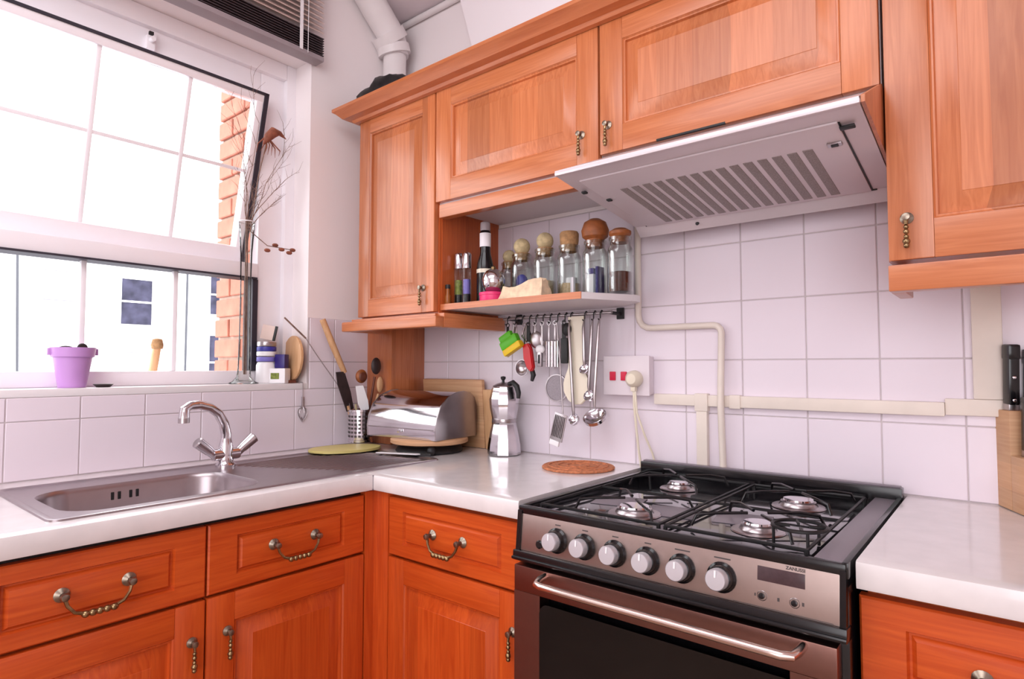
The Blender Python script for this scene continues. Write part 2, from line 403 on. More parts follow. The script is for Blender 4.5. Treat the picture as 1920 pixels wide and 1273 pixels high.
hwin(5.47, 6.36, 2.56, 4.01, 'fwin'); hwin(3.45, 4.42, 2.37, 4.05, 'fblind'); hwin(5.5, 6.3, -.3, 1.67, 'fblind')
hwin(8.25, 9.2, 3.06, 4.45, 'fwin'); hwin(8.25, 9.2, .4, 2.29, 'fwin'); hwin(1.0, 1.9, 2.4, 4.0, 'fblind')
obj('drainpipe', MB().tube([(FXW+.12, 2.35, 4.9), (FXW+.12, 2.8, 4.4), (FXW+.12, 3.0, -3)], .032, 'downpipe'), fac, label='grey downpipe left of the windows')
obj('drainpipe', MB().tube([(FXW+.12, 7.42, 4.7), (FXW+.12, 7.42, -3)], .035, 'downpipe'), fac, label='grey downpipe between the windows')
struct('ground_street', MB().box((-24, -16, -3.1), (-.5, 16, -3), 'slate'), 'pale street outside below the window', cat='street')
obj('wooden_brush', MB().cyl((-.26, -.800, 1.116), (-.26, -.782, 1.245), .013, 'lwood', .012).lathe([(0, 0), (.016, 0), (.018, .012), (.014, .03), (0, .034)], 'cork', c=(-.26, -.781, 1.242)), label='small wooden brush standing on the outer sill behind the pane', cat='brush')

# blind
bl = thing('venetian_blind', (.03, -1.3, 2.22), 'raised venetian blind bunched above the window', 'blind')
BX0, BX1, BY0, BY1 = .006, .056, -2.35, -.397
obj('bottom_rail', MB().box((BX0, BY0, 2.226), (BX1, BY1, 2.243), 'railm', bev=.003), bl)
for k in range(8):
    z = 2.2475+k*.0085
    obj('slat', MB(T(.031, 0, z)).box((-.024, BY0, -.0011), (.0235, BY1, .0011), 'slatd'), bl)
for k in range(10):
    z = 2.340+k*.0175
    obj('slat', MB(T(.031, 0, z) @ RY(R(34))).prism([(-.025, -.001), (0, .003), (.025, -.001), (.025, .0008), (0, .0048), (-.025, .0008)], -BY1, -BY0, 'slat', xf=RX(R(90))), bl)
obj('headrail', MB().box((.002, BY0, 2.51), (.06, BY1, 2.545), 'railm', bev=.002), bl)
for y in (-.485, -1.1, -1.7): obj('ladder_tape', MB().box((.0575, y-.006, 2.236), (.0585, y+.006, 2.51), 'white'), bl)
obj('cord', MB().tube([(.061, -.462, 2.232), (.061, -.462, 2.51)], .0012, 'white', n=6), bl)

# soil pipe
sp = thing('soil_pipe', (.056, -.085, 2.06), 'thick white painted waste pipe bending up beside the left corner', 'pipe')
obj('pipe_section', MB().cyl((.056, -.09, 2.0), (.056, -.09, 2.40), .043, 'pipew', n=28), sp)
pth = arc((.056, -.22, 2.37), .13, 0, 45, 6, 'yz')
obj('bend', MB().tube([(.056, -.09, 2.37)]+pth[1:]+[(.056, -.18, 2.51), (.056, -.235, 2.565)], .052, 'pipew', n=28), sp)
obj('collar', MB().cyl((.056, -.09, 2.375), (.056, -.10, 2.405), .062, 'pipew', n=28).cyl((.056, -.103, 2.418), (.056, -.128, 2.446), .066, 'pipew', n=28), sp)

# ---------------------------------------------------------------- cabinets
def drop_handle(parent, x, z, M0, out=0.0):
    """pendant drop: rosette, ball, beads; M0 maps local (x right, -y out, z up)"""
    m = MB(M0 @ T(x, out, z)); q = RX(math.pi/2)
    m.lathe([(0, 0), (.0105, 0), (.0105, .002), (.007, .004), (.004, .006), (.004, .012), (.0062, .015), (.0062, .019), (0, .021)], 'brassd', xf=q, n=14)
    m.tube([(0, -.014, -.002), (0, -.016, -.014)], [.0035, .0028], 'brass', n=8)
    for dz, r in ((-.018, .0042), (-.026, .0048), (-.035, .0042), (-.043, .0062), (-.0505, .005)):
        m.ball((0, -.015, dz), r, 'brass', u=10, v=8)
    return obj('handle', m, parent)
def bail_handle(parent, x, z, M0, s=.0525):
    m = MB(M0 @ T(x, 0, z)); q = RX(math.pi/2)
    for e in (-s, s):
        m.lathe([(0, 0), (.0115, 0), (.0125, .002), (.009, .005), (.005, .008), (.005, .016), (.0075, .020), (.006, .025), (0, .027)], 'brassd', c=(e, 0, 0), xf=q, n=16)
    pts = [(-s, -.018, -.002), (-s+.004, -.020, -.016), (-s+.014, -.022, -.029), (-s+.028, -.023, -.034), (0, -.024, -.036), (s-.028, -.023, -.034), (s-.014, -.022, -.029), (s-.004, -.020, -.016), (s, -.018, -.002)]
    m.tube(pts, [.0036, .003, .003, .0038, .0045, .0038, .003, .003, .0036], 'brass', n=8)
    for k in range(5): m.ball(((k-2)*.011, -.024, -.0355), .0062, 'brass', sc=(1.1, 1, 1), u=10, v=8)
    return obj('handle', m, parent)
def door(parent, M0, w, h, fw=.06, th=.02, name='door', wd='oak'):
    """raised-panel front; local x 0..w, z 0..h, front face at y=-th, back at y=0"""
    d = MB(M0); f = -th
    d.box((0, f, 0), (fw, 0, h), wd, bev=.0025).box((w-fw, f, 0), (w, 0, h), wd, bev=.0025)
    d.box((fw, f, 0), (w-fw, 0, fw), wd+'_h', bev=.0012).box((fw, f, h-fw), (w-fw, 0, h), wd+'_h', bev=.0012)
    iw, ih = w-2*fw, h-2*fw
    big = min(iw, ih) > .12
    sl = .032 if big else .010
    prof = [(0, f+.001), (.003, f+.0045), (.006, f+.0045), (.008, f+.011), (.008+sl, f+.002), (.009+sl, f+.0008)]
    d.rings(iw, ih, prof, wd if big else wd+'_h', xf=T(fw, 0, fw))
    return obj(name, d, parent)
def side_mat(): return 'oak_in'

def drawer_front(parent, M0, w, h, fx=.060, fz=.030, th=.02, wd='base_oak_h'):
    d = MB(M0); f = -th
    pts = lambda ix, iz, y: [(ix, y, iz), (w-ix, y, iz), (w-ix, y, h-iz), (ix, y, h-iz)]
    t = bmesh.new(); rr = []
    for ix, iz, y in ((0, 0, 0), (0, 0, f+.003), (.003, .003, f), (fx, fz, f), (fx+.003, fz+.003, f+.0075), (fx+.006, fz+.006, f+.0075), (fx+.012, fz+.012, f+.0005), (fx+.018, fz+.018, f-.0005)):
        rr.append([t.verts.new(p) for p in pts(ix, iz, y)])
    for p, q in zip(rr, rr[1:]):
        for i in range(4): t.faces.new((p[i], p[(i+1) % 4], q[(i+1) % 4], q[i]))
    t.faces.new(rr[-1]); t.faces.new(rr[0][::-1]); d.put(t, wd)
    return obj('drawer', d, parent, ang=20)

# -- wall cabinets
YF = -.30       # front of the doors
MBK = lambda x, z, y=YF: T(x, y+.02, z)
TOPZ = 2.032
c1 = thing('wall_cabinet', (.127, -.28, 1.345), 'narrow wooden wall cabinet by the corner with one tall door', 'cabinet')
obj('carcass', MB().box((.127, -.28, 1.345), (.505, -.001, TOPZ+.02), 'oak_in', bev=.001), c1)
d = door(c1, MBK(.130, 1.352), .372, TOPZ-1.352, .055); drop_handle(d, .455, 1.427+.0, T(0, YF, 0))
pm = MB()
pm.box((.086, -.335, 1.303), (.548, -.300, 1.336), 'oak_h', bev=.006).box((.513, -.300, 1.303), (.548, -.02, 1.346), 'oak_h', bev=.003).box((.086, -.300, 1.303), (.118, -.02, 1.336), 'oak_h', bev=.003).box((.11, -.31, 1.336), (.52, -.05, 1.345), 'oak_h')
obj('pelmet', pm, c1)
obj('back_panel', MB().box((.0075, -.165, .911), (.145, -.008, 1.345), 'oak', bev=.002), None, 'dark wooden box panel standing in the corner behind the bread bin', 'panel')

c2 = thing('wall_cabinet', (.505, -.28, 1.65), 'wooden wall cabinet with a wide door above the jar shelf', 'cabinet')
obj('carcass', MB().box((.506, -.28, 1.668), (1.080, -.001, TOPZ+.02), 'carcass'), c2)
d = door(c2, MBK(.508, 1.683), .571, TOPZ-1.683, .062); drop_handle(d, 1.031, 1.762, T(0, YF, 0))
obj('pelmet', MB().box((.525, -.302, 1.632), (1.081, -.270, 1.672), 'oak_h', bev=.003), c2)

c3 = thing('wall_cabinet', (1.082, -.28, 1.69), 'wooden wall cabinet with a wide door above the extractor hood', 'cabinet')
obj('carcass', MB().box((1.082, -.28, 1.695), (1.673, -.001, TOPZ+.02), 'carcass'), c3)
d = door(c3, MBK(1.084, 1.700), .588, TOPZ-1.700, .062); drop_handle(d, 1.107, 1.768, T(0, YF, 0))
obj('filler', MB().prism([(-.478, 1.606), (-.478, 1.618), (-.302, 1.699), (-.03, 1.699), (-.03, 1.56), (-.10, 1.555)], 1.6695, 1.6755, 'oak', xf=Matrix(((0, 0, 1, 0), (1, 0, 0, 0), (0, 1, 0, 0), (0, 0, 0, 1)))), c3)
obj('dark_gap_strip', MB().box((1.232, -.3008, 1.699), (1.390, -.295, 1.704), 'blackm', bev=.001), c3)  # black strip stands in for the shade in the gap above the hood

c4 = thing('wall_cabinet', (1.677, -.28, 1.37), 'wooden wall cabinet hanging right of the extractor hood', 'cabinet')
obj('carcass', MB().box((1.677, -.28, 1.375), (2.277, -.001, TOPZ+.02), 'oak_in'), c4)
d = door(c4, MBK(1.679, 1.374), .596, TOPZ-1.374, .068); drop_handle(d, 1.708, 1.447, T(0, YF, 0))
obj('pelmet', MB().box((1.678, -.304, 1.319), (2.30, -.272, 1.366), 'oak_h', bev=.003).box((1.678, -.272, 1.319), (1.700, -.155, 1.366), 'oak_h', bev=.002), c4)

# cornice: flaring profile along the row with a left return
cn = MB()
prof = [(0, 0), (-.012, .002), (-.018, .010), (-.040, .014), (-.056, .030), (-.066, .036), (-.066, .046), (0, .046)]   # (out, up)
zc0 = 2.022
t = bmesh.new()
def crow(fn): return [t.verts.new(fn(o, u)) for o, u in prof]
a = crow(lambda o, u: (.127+o, -.02, zc0+u)); b = crow(lambda o, u: (.127+o, -.302+o, zc0+u)); c = crow(lambda o, u: (2.30, -.302+o, zc0+u))
for p, q in ((a, b), (b, c)):
    for i in range(len(prof)): j = (i+1) % len(prof); t.faces.new((p[i], p[j], q[j], q[i]))
t.faces.new(a); t.faces.new(c)
cn.put(t, 'oak_h')
obj('cornice', cn, None, 'long wooden cornice running along the tops of the wall cabinets', 'cornice', ang=25)

# -- base cabinets
BF = .56
ML = lambda y, z: T(BF-.02, y, z) @ RZ(math.pi/2)
s1_ = thing('sink_cabinet', (.3, -.98, 0), 'orange wooden base cabinet under the sink with two drawer fronts', 'cabinet')
obj('carcass', MB().box((.004, -1.40, .10), (.538, -.587, .72), 'oak_in').box((.50, -1.40, .72), (.538, -.587, .866), 'blackm').box((.02, -1.40, .72), (.05, -.587, .8), 'oak_in'), s1_)
obj('plinth', MB().box((.46, -1.40, 0), (.48, -.56, .10), 'oak_h'), s1_)
for y0, y1, hy in ((-1.372, -.983, -1.176), (-.979, -.590, -.784)):
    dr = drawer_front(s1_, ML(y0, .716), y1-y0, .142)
    bail_handle(dr, 0, .79, T(BF, hy, 0) @ RZ(math.pi/2), .052)
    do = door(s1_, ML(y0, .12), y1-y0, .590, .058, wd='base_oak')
    drop_handle(do, 0, .634, T(BF, -1.008 if y0 < -1 else -.936, 0) @ RZ(math.pi/2))
cp = thing('base_cabinet', (.8, -.3, 0), 'orange wooden base cabinet between the sink and the cooker', 'cabinet')
obj('carcass', MB().box((.545, -.538, .10), (1.046, -.004, .868), 'oak_in'), cp)
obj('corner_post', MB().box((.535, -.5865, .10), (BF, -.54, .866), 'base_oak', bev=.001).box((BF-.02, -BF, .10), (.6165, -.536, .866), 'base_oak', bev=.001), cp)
obj('plinth', MB().box((.48, -.48, 0), (1.046, -.46, .10), 'oak_h'), cp)
MR = lambda x, z: T(x, -.54, z)
dr = drawer_front(cp, MR(.619, .716), .425, .142, .053); bail_handle(dr, .829, .79, T(0, -.56, 0), .049)
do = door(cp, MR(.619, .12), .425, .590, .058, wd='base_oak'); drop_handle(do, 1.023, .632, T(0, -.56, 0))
rc = thing('base_cabinet', (1.9, -.3, 0), 'orange wooden base cabinet right of the cooker', 'cabinet')
obj('carcass', MB().box((1.672, -.538, .10), (2.30, -.004, .868), 'oak_in'), rc)
obj('plinth', MB().box((1.672, -.48, 0), (2.30, -.46, .10), 'oak_h'), rc)
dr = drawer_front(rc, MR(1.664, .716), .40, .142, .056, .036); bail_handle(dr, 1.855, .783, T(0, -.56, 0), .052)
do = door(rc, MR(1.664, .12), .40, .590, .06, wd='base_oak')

# -- worktops
WD, WT, WB = .5775, .91, .870
SX0, SX1, SY0, SY1 = .105, .530, -1.243, -.292      # sink outline
def nose(mb_, p0, p1, nrm):
    """rounded front edge strip from p0 to p1 (xy), outward normal nrm, 30 mm deep"""
    pr = [(0, 0), (0, WT-WB), (.024, WT-WB), (.0285, WT-WB-.0015), (.0300, WT-WB-.006), (.0300, .006), (.0285, .0015), (.024, 0)]
    t = bmesh.new(); n = Vector((*nrm, 0)); 
    ra = [t.verts.new(Vector((*p0, WB))+n*(o-.03)+Vector((0, 0, u))) for o, u in pr]
    rb = [t.verts.new(Vector((*p1, WB))+n*(o-.03)+Vector((0, 0, u))) for o, u in pr]
    for i in range(len(pr)): j = (i+1) % len(pr); t.faces.new((ra[i], ra[j], rb[j], rb[i]))
    t.faces.new(ra); t.faces.new(rb); mb_.put(t, 'top')
w = MB()
e = .03
w.box((.006, WY+.1, WB), (WD-e, SY0+.02, WT), 'top').box((.006, SY0+.02, WB), (SX0+.02, SY1-.02, WT), 'top').box((SX1-.02, SY0+.02, WB), (WD-e, SY1-.02, WT), 'top')
w.box((.006, SY1-.02, WB), (WD-e, -.0065, WT), 'top').box((WD-e, -WD+e, WB), (1.052, -.0065, WT), 'top')
nose(w, (WD, -3.4), (WD, -WD+.0), (1, 0)); nose(w, (WD-.03, -WD), (1.052, -WD), (0, -1))
obj('worktop', w, None, 'pale speckled L-shaped worktop holding the sink', 'worktop', ang=50)
obj('joint_strip', MB().box((WD-.002, -WD-.0008, WB+.001), (WD+.0015, -WD+.004, WT-.001), 'hobgrey'), bpy.data.objects['worktop'])
w = MB().box((1.664, -WD+e, WB), (2.6, -.0065, WT), 'top'); nose(w, (1.664, -WD), (2.6, -WD), (0, -1))
obj('worktop', w, None, 'pale speckled worktop right of the cooker under the knives', 'worktop', ang=50)

# -- sink
sk = thing('sink', (.32, -.77, .91), 'stainless steel inset sink with bowl and ribbed drainer', 'sink')
def rrect(x0, x1, y0, y1, r, n=5):
    out = []
    for cx_, cy_, a in ((x1-r, y1-r, 0), (x0+r, y1-r, 90), (x0+r, y0+r, 180), (x1-r, y0+r, 270)):
        for i in range(n+1): an = R(a+90*i/n); out.append((cx_+r*math.cos(an), cy_+r*math.sin(an)))
    return out
def loft(mb_, loops, m, cap=True, n=0):
    t = bmesh.new(); rr = [[t.verts.new(p) for p in lp] for lp in loops]
    for p, q in zip(rr, rr[1:]):
        for i in range(len(p)): j = (i+1) % len(p); t.faces.new((p[i], p[j], q[j], q[i]))
    if cap: t.faces.new(rr[-1])
    k = mb_.mi(m); vs = {v: mb_.bm.verts.new(mb_.M @ v.co) for v in t.verts}
    for f in t.faces: g = mb_.bm.faces.new([vs[v] for v in f.verts]); g.material_index = k; g.smooth = True
    t.free()
BX = (.205, .487, -1.205, -.806)     # bowl opening
rim = MB()
loft(rim, [[(x, y, z) for x, y in rrect(SX0+i, SX1-i, SY0+i, SY1-i, .022)] for i, z in ((0, .9095), (.001, .9135), (.006, .9145), (.012, .913), (.016, .9105))], 'sink', cap=False)
# deck: bridge between inner rim and bowl edge made of boxes around the bowl
zt = .9112
ix0, ix1, iy0, iy1 = SX0+.014, SX1-.014, SY0+.014, SY1-.014
rim.box((ix0, iy0, .9085), (BX[0], iy1, zt), 'sink').box((BX[1], iy0, .9085), (ix1, BX[3], zt), 'sink')
rim.box((BX[0], iy0, .9085), (BX[1], BX[2], zt), 'sink').box((BX[0], BX[3], .9085), (ix1, iy1, zt), 'sink')
# corner fillets of the bowl opening
for sx_, sy_, cx_, cy_ in ((-1, -1, BX[0], BX[2]), (1, -1, BX[1], BX[2]), (1, 1, BX[1], BX[3]), (-1, 1, BX[0], BX[3])):
    r = .075
    pl = [(cx_, cy_)]+[(cx_-sx_*r+sx_*r*math.cos(R(90*i/6)), cy_-sy_*r+sy_*r*math.sin(R(90*i/6))) for i in range(7)]
    rim.prism(pl, .9085, zt, 'sink')
obj('rim', rim, sk)
bw = MB()
loft(bw, [[(x, y, z) for x, y in rrect(BX[0]+i, BX[1]-i, BX[2]+i, BX[3]-i, r)] for i, z, r in ((0, .9113, .075), (.003, .908, .073), (.006, .90, .071), (.012, .80, .068), (.02, .765, .06), (.04, .755, .045))], 'sink')
bw.lathe([(0, 0), (.04, 0), (.042, .002), (.03, .003), (0, .001)], 'chrome', c=(.345, -1.02, .7555))
obj('bowl', bw, sk, ang=50)
for y in (-1.044, -1.030, -1.006, -.992):
    obj('overflow_slot', MB().box((.2095, y-.0035, .874), (.2135, y+.0035, .892), 'blackm', bev=.0015), sk)
for k in range(17):
    x = .165+k*.020
    obj('drainer_rib', MB(T(0, 0, .0004)).tube([(x, -.745+.010*k, zt-.002), (x, -.74+.010*k, zt-.0006), (x, -.35, zt-.0004), (x, -.335, zt-.002)], .0024, 'sink', n=8), sk)

# tap
tp = thing('mixer_tap', (.165, -.768, .9115), 'chrome mixer tap with curved spout and two levers behind the bowl', 'tap')
TX, TY = .165, -.758
b = MB().lathe([(0, 0), (.026, 0), (.026, .006), (.021, .012), (.018, .03), (.019, .055), (.015, .07), (.012, .085), (0, .086)], 'chrome', c=(TX, TY, .9113))
b.tube([(TX, TY-.035, .945), (TX, TY+.035, .945)], .016, 'chrome', n=16)
obj('body', b, tp)
pts = [(TX, TY, .965), (TX, TY, 1.0), (TX+.002, TY-.008, 1.03), (TX+.006, TY-.026, 1.058), (TX+.012, TY-.052, 1.076), (TX+.018, TY-.082, 1.084), (TX+.024, TY-.108, 1.083), (TX+.028, TY-.122, 1.075), (TX+.029, TY-.124, 1.050)]
obj('spout', MB().tube(pts, [.014, .0135, .013, .0125, .012, .012, .012, .0125, .0135], 'chrome', n=16).cyl((TX+.029, TY-.124, 1.053), (TX+.029, TY-.124, 1.040), .0135, 'steel'), tp)
for s_ in (-1, 1):
    h = MB(); q = Vector((TX, TY+s_*.030, .945)); dd = Vector((.05, s_*.75, .62)).normalized()
    h.cyl(q, q+dd*.022, .012, 'chrome'); h.cyl(q+dd*.02, q+dd*.062, .0135, 'chrome', .016, n=10); h.cyl(q+dd*.062, q+dd*.065, .016, 'steel', .012, n=10)
    obj('handle', h, tp)

# ---------------------------------------------------------------- cooker
CX0, CX1 = 1.070, 1.656
ck = thing('cooker', (1.36, -.30, 0), 'freestanding steel and black gas cooker with six knobs', 'cooker')
obj('body', MB().box((CX0, -.585, .06), (CX1, -.03, .888), 'black', bev=.003), ck)
hb = MB()
hb.box((CX0, -.598, .886), (CX1, -.03, .896), 'hob', bev=.002)
hb.box((CX0, -.600, .889), (CX1, -.586, .9085), 'black', bev=.004)      # front lip
hb.box((CX0, -.590, .889), (CX0+.014, -.03, .9085), 'black', bev=.003)
obj('hob_plate', hb, ck)
obj('side_panel', MB().box((CX1-.046, -.590, .890), (CX1-.002, -.05, .9065), 'hobgrey', bev=.002).box((CX1-.006, -.598, .888), (CX1+.003, -.04, .9105), 'black', bev=.002), ck)
obj('backguard', MB().box((CX0-.012, -.055, .888), (CX1+.004, -.025, .930), 'black', bev=.003).box((CX0-.008, -.045, .929), (CX1, -.028, .9325), 'hobgrey'), ck)
# fascia, tilted
FY0, FZ0, FY1, FZ1 = -.600, .893, -.607, .823
fa = math.atan2(FY1-FY0, FZ0-FZ1)
FM = T(CX0, FY0, FZ0) @ RX(fa)      # local: x right, y in(+), z down negative
FH = math.hypot(FY1-FY0, FZ0-FZ1)
obj('fascia', MB(FM).box((.010, 0, -FH), (CX1-CX0-.008, .012, .004), 'fascia', bev=.0015), ck)
obj('fascia_frame', MB(FM).box((0, -.002, -FH), (.010, .014, .006), 'black').box((CX1-CX0-.008, -.001, -FH), (CX1-CX0, .014, .006), 'black').box((-.004, -.006, -FH-.020), (CX1-CX0+.002, .03, -FH), 'black', bev=.003).box((-.004, -.010, -FH-.018), (CX1-CX0+.002, -.004, -FH-.012), 'black', bev=.002), ck)
for i, x in enumerate((1.167, 1.228, 1.291, 1.354, 1.416, 1.482)):
    kM = FM @ T(x-CX0, 0, -.038) @ RX(math.pi/2)
    k = MB(kM)
    k.lathe([(0, 0), (.0235, 0), (.0235, .003), (.020, .006), (.0185, .015), (0, .016)], 'black', n=24)
    k.lathe([(0, .014), (.0165, .014), (.0165, .028), (.015, .030), (0, .0305)], 'knobcap', n=24)
    k.box((-.0015, 0.004, .0300), (.0015, .0145, .0315), 'white')
    kk = obj('knob', k, ck)
    obj('mark', MB(FM).box((x-CX0-.006 if i < 4 else x-CX0-.013, -.0006, -.0105), (x-CX0+.006 if i < 4 else x-CX0+.013, .001, -.0085), 'print'), ck)
obj('ignition_button', MB(FM @ T(1.127-CX0, 0, -.052) @ RX(math.pi/2)).lathe([(0, 0), (.008, 0), (.008, .003), (.006, .005), (0, .005)], 'black', n=16), ck)
obj('display', MB(FM).box((1.536-CX0, -.001, -.030), (1.603-CX0, .002, -.009), 'display', bev=.0005), ck)
for x in (1.543, 1.589):
    obj('button', MB(FM @ T(x-CX0, 0, -.052) @ RX(math.pi/2)).lathe([(0, 0), (.0045, 0), (.0045, .004), (0, .005)], 'black', n=12).lathe([(.0065, 0), (.007, .0004), (.0075, 0)], 'steel', n=18), ck)
obj('control_marks', MB(FM).box((1.565-CX0, -.0006, -.055), (1.568-CX0, .001, -.050), 'print').box((1.532-CX0, -.0006, -.054), (1.534-CX0, .001, -.050), 'print').box((1.599-CX0, -.0006, -.054), (1.602-CX0, .001, -.049), 'print').box((1.50-CX0, -.0006, -.0685), (1.64-CX0, .001, -.068), 'print'), ck)
def text(s_, size, mtx, m, name, parent):
    cu = bpy.data.curves.new(name, 'FONT'); cu.body = s_; cu.size = size; cu.extrude = .0003; cu.align_x = 'CENTER'; cu.offset = size*.02
    to = bpy.data.objects.new(name, cu); COL.objects.link(to); bpy.context.view_layer.update()
    me = bpy.data.meshes.new_from_object(to.evaluated_get(bpy.context.evaluated_depsgraph_get())); bpy.data.objects.remove(to)
    me.transform(T(*(-wloc(parent))) @ mtx); me.materials.clear(); me.materials.append(M[m])
    o = bpy.data.objects.new(name, me); COL.objects.link(o); o.parent = parent; return o
text('ZANUSSI', .0068, FM @ T(1.590-CX0, -.0008, -.0065) @ RX(math.pi/2), 'print', 'brand_lettering', ck)
# oven door
OX0, OX1 = CX0+.004, CX1-.010
ov = MB()
ov.box((OX0, -.618, .748), (OX1, -.588, .797), 'ovendoor', bev=.002).box((OX0, -.618, .12), (OX1, -.588, .30), 'ovendoor', bev=.002)
ov.box((OX0, -.618, .30), (OX0+.062, -.588, .748), 'ovendoor').box((OX1-.062, -.618, .30), (OX1, -.588, .748), 'ovendoor')
od = obj('oven_door', ov, ck)
ov2 = MB().prism(rrect(OX0+.062, OX1-.050, .285, .736, .02), 0, .0015, 'ovenglass', xf=Matrix(((1, 0, 0, 0), (0, 0, -1, -.618), (0, 1, 0, 0), (0, 0, 0, 1))))
obj('oven_window', ov2, od, label='black glass window')
hz, hy = .786, -.662
obj('oven_handle', MB().tube([(1.150, -.616, hz+.003), (1.151, -.640, hz+.002), (1.158, hy+.004, hz), (1.170, hy, hz), (1.22, hy, hz), (1.56, hy, hz), (1.584, hy, hz), (1.597, hy+.006, hz), (1.602, -.640, hz+.002), (1.603, -.616, hz+.003)], .0066, 'satin', n=14), od, label='bright tubular steel handle')
obj('lower_door', MB().box((OX0, -.612, .065), (OX1, -.59, .115), 'ovendoor', bev=.002), ck)
# burners and pan supports
PS = .897
def burner(x, y, r):
    bo = MB().lathe([(0, 0), (r+.018, 0), (r+.016, .002), (r+.004, .003), (r, .009), (r, .011), (0, .011)], 'steel', c=(x, y, PS), n=28)
    bo.lathe([(0, .011), (r*.86, .011), (r*.9, .013), (r*.84, .016), (0, .017)], 'chrome', c=(x, y, PS), n=28)
    obj('burner', bo, ck)
BU = ((1.225, -.185, .026), (1.495, -.205, .034), (1.262, -.475, .034), (1.490, -.450, .028))
for x, y, r in BU: burner(x, y, r)
for x, y, r in BU: 
    g = MB(); zt2 = .928
    for a in (40, 130, 220, 310):
        ca, sa = math.cos(R(a)), math.sin(R(a)); 
        g.tube([(x+ca*.018, y+sa*.018, zt2), (x+ca*.075, y+sa*.075, zt2), (x+ca*.112, y+sa*.098, zt2-.004), (x+ca*.122, y+sa*.106, .905)], .0028, 'black', n=8)
    obj('pan_support', g, ck)
for x0, x1 in ((CX0+.030, 1.355), (1.368, CX1-.060)):
    g = MB(); y0, y1 = -.562, -.085
    g.tube([(x0, y0, .908), (x1, y0, .908), (x1, y1, .908), (x0, y1, .908), (x0, y0, .908)], .0032, 'blackm', n=6)
    g.tube([(x0, -.33, .908), (x1, -.33, .908)], .003, 'blackm', n=6)
    for px_, py_ in ((x0, y0), (x1, y0), (x1, y1), (x0, y1)): g.cyl((px_, py_, .896), (px_, py_, .908), .004, 'blackm', n=8)
    obj('support_frame', g, ck)
for x, y in ((1.31, -.40), (1.18, -.38), (1.44, -.37)):
    obj('enamel_plate', MB(T(x, y, 0) @ RZ(R(12))).box((-.05, -.06, .8962), (.05, .03, .8975), 'hobgrey', bev=.0005), ck)
tv = MB().tube(arc((1.575, -.515, .932), .040, 0, 360, 24, 'xy'), .003, 'blackm', n=6, caps=False)
for a in (20, 110, 200, 290): tv.tube([(1.575+.04*math.cos(R(a)), -.515+.04*math.sin(R(a)), .932), (1.575+.014*math.cos(R(a)), -.515+.014*math.sin(R(a)), .932)], .0025, 'blackm', n=6)
for a in (60, 180, 300): tv.tube([(1.575+.04*math.cos(R(a)), -.515+.04*math.sin(R(a)), .932), (1.575+.04*math.cos(R(a)), -.515+.04*math.sin(R(a)), .8972)], .0025, 'blackm', n=6)
obj('trivet_ring', tv, None, 'small round black wire trivet on the front right of the hob', 'trivet')

# ---------------------------------------------------------------- extractor hood
hd = thing('extractor_hood', (1.375, -.3, 1.55), 'slim silver extractor hood with slotted underside filter', 'hood')
HX0, HX1 = 1.080, 1.668
HYF, HYB, HZF, HZB = -.485, -.108, 1.604, 1.556
sa = math.atan2(HZB-HZF, HYB-HYF)
HM = T(0, HYF, HZF) @ RX(sa); HL = math.hypot(HYB-HYF, HZB-HZF)     # local y = back along the underside, z up
hbm = MB()
t = bmesh.new()
sec = [(HYF, HZF), (HYF, HZF+.010), (-.302, 1.690), (-.09, 1.690), (-.09, HZB), (HYB, HZB)]
ra = [t.verts.new((HX0, y, z)) for y, z in sec]; rb = [t.verts.new((HX1, y, z)) for y, z in sec]
for i in range(len(sec)): j = (i+1) % len(sec); t.faces.new((ra[i], ra[j], rb[j], rb[i]))
t.faces.new(ra); t.faces.new(rb); hbm.put(t, 'hood')
hbm.prism([(-.112, 1.5565), (-.086, 1.533), (-.080, 1.535), (-.080, 1.5565)], HX0, HX1, 'hood', xf=Matrix(((0, 0, 1, 0), (1, 0, 0, 0), (0, 1, 0, 0), (0, 0, 0, 1))))
obj('hood_body', hbm, hd)
obj('front_lip', MB().box((HX0, HYF-.003, HZF-.002), (HX1+.002, HYF+.008, HZF+.008), 'hood', bev=.004), hd)
fp = MB(HM).box((HX0+.035, .045, -.004), (HX1-.040, HL-.006, 0), 'hood', bev=.001)
fpo = obj('filter_panel', fp, hd)
obj('panel_gap', MB(HM).box((HX1-.040, .05, -.0015), (HX1-.037, HL-.004, .0005), 'blackm').box((HX0+.03, HL-.006, -.002), (HX1-.03, HL-.002, .0005), 'blackm'), hd)
for k in range(15):
    x = 1.174+k*.0272
    obj('filter_slot', MB(HM).box((x, .122, -.0052), (x+.0175, .360, -.0035), 'filter', bev=.0012), fpo)
for x, y, a in ((1.094, .10, .006), (1.122, .165, .006), (1.640, .065, .012)):
    obj('screw', MB(HM).box((x-a, y-.006, -.0075), (x+a, y+.006, -.003), 'blackm', bev=.002), hd)
obj('switch', MB(HM).box((1.598, .112, -.008), (1.622, .126, -.003), 'steel', bev=.002).box((1.604, .115, -.010), (1.616, .122, -.007), 'blackm', bev=.001), hd)
obj('screw', MB().ball((1.245, -.101, 1.545), .005, 'blackm', sc=(1, .4, 1)), hd)

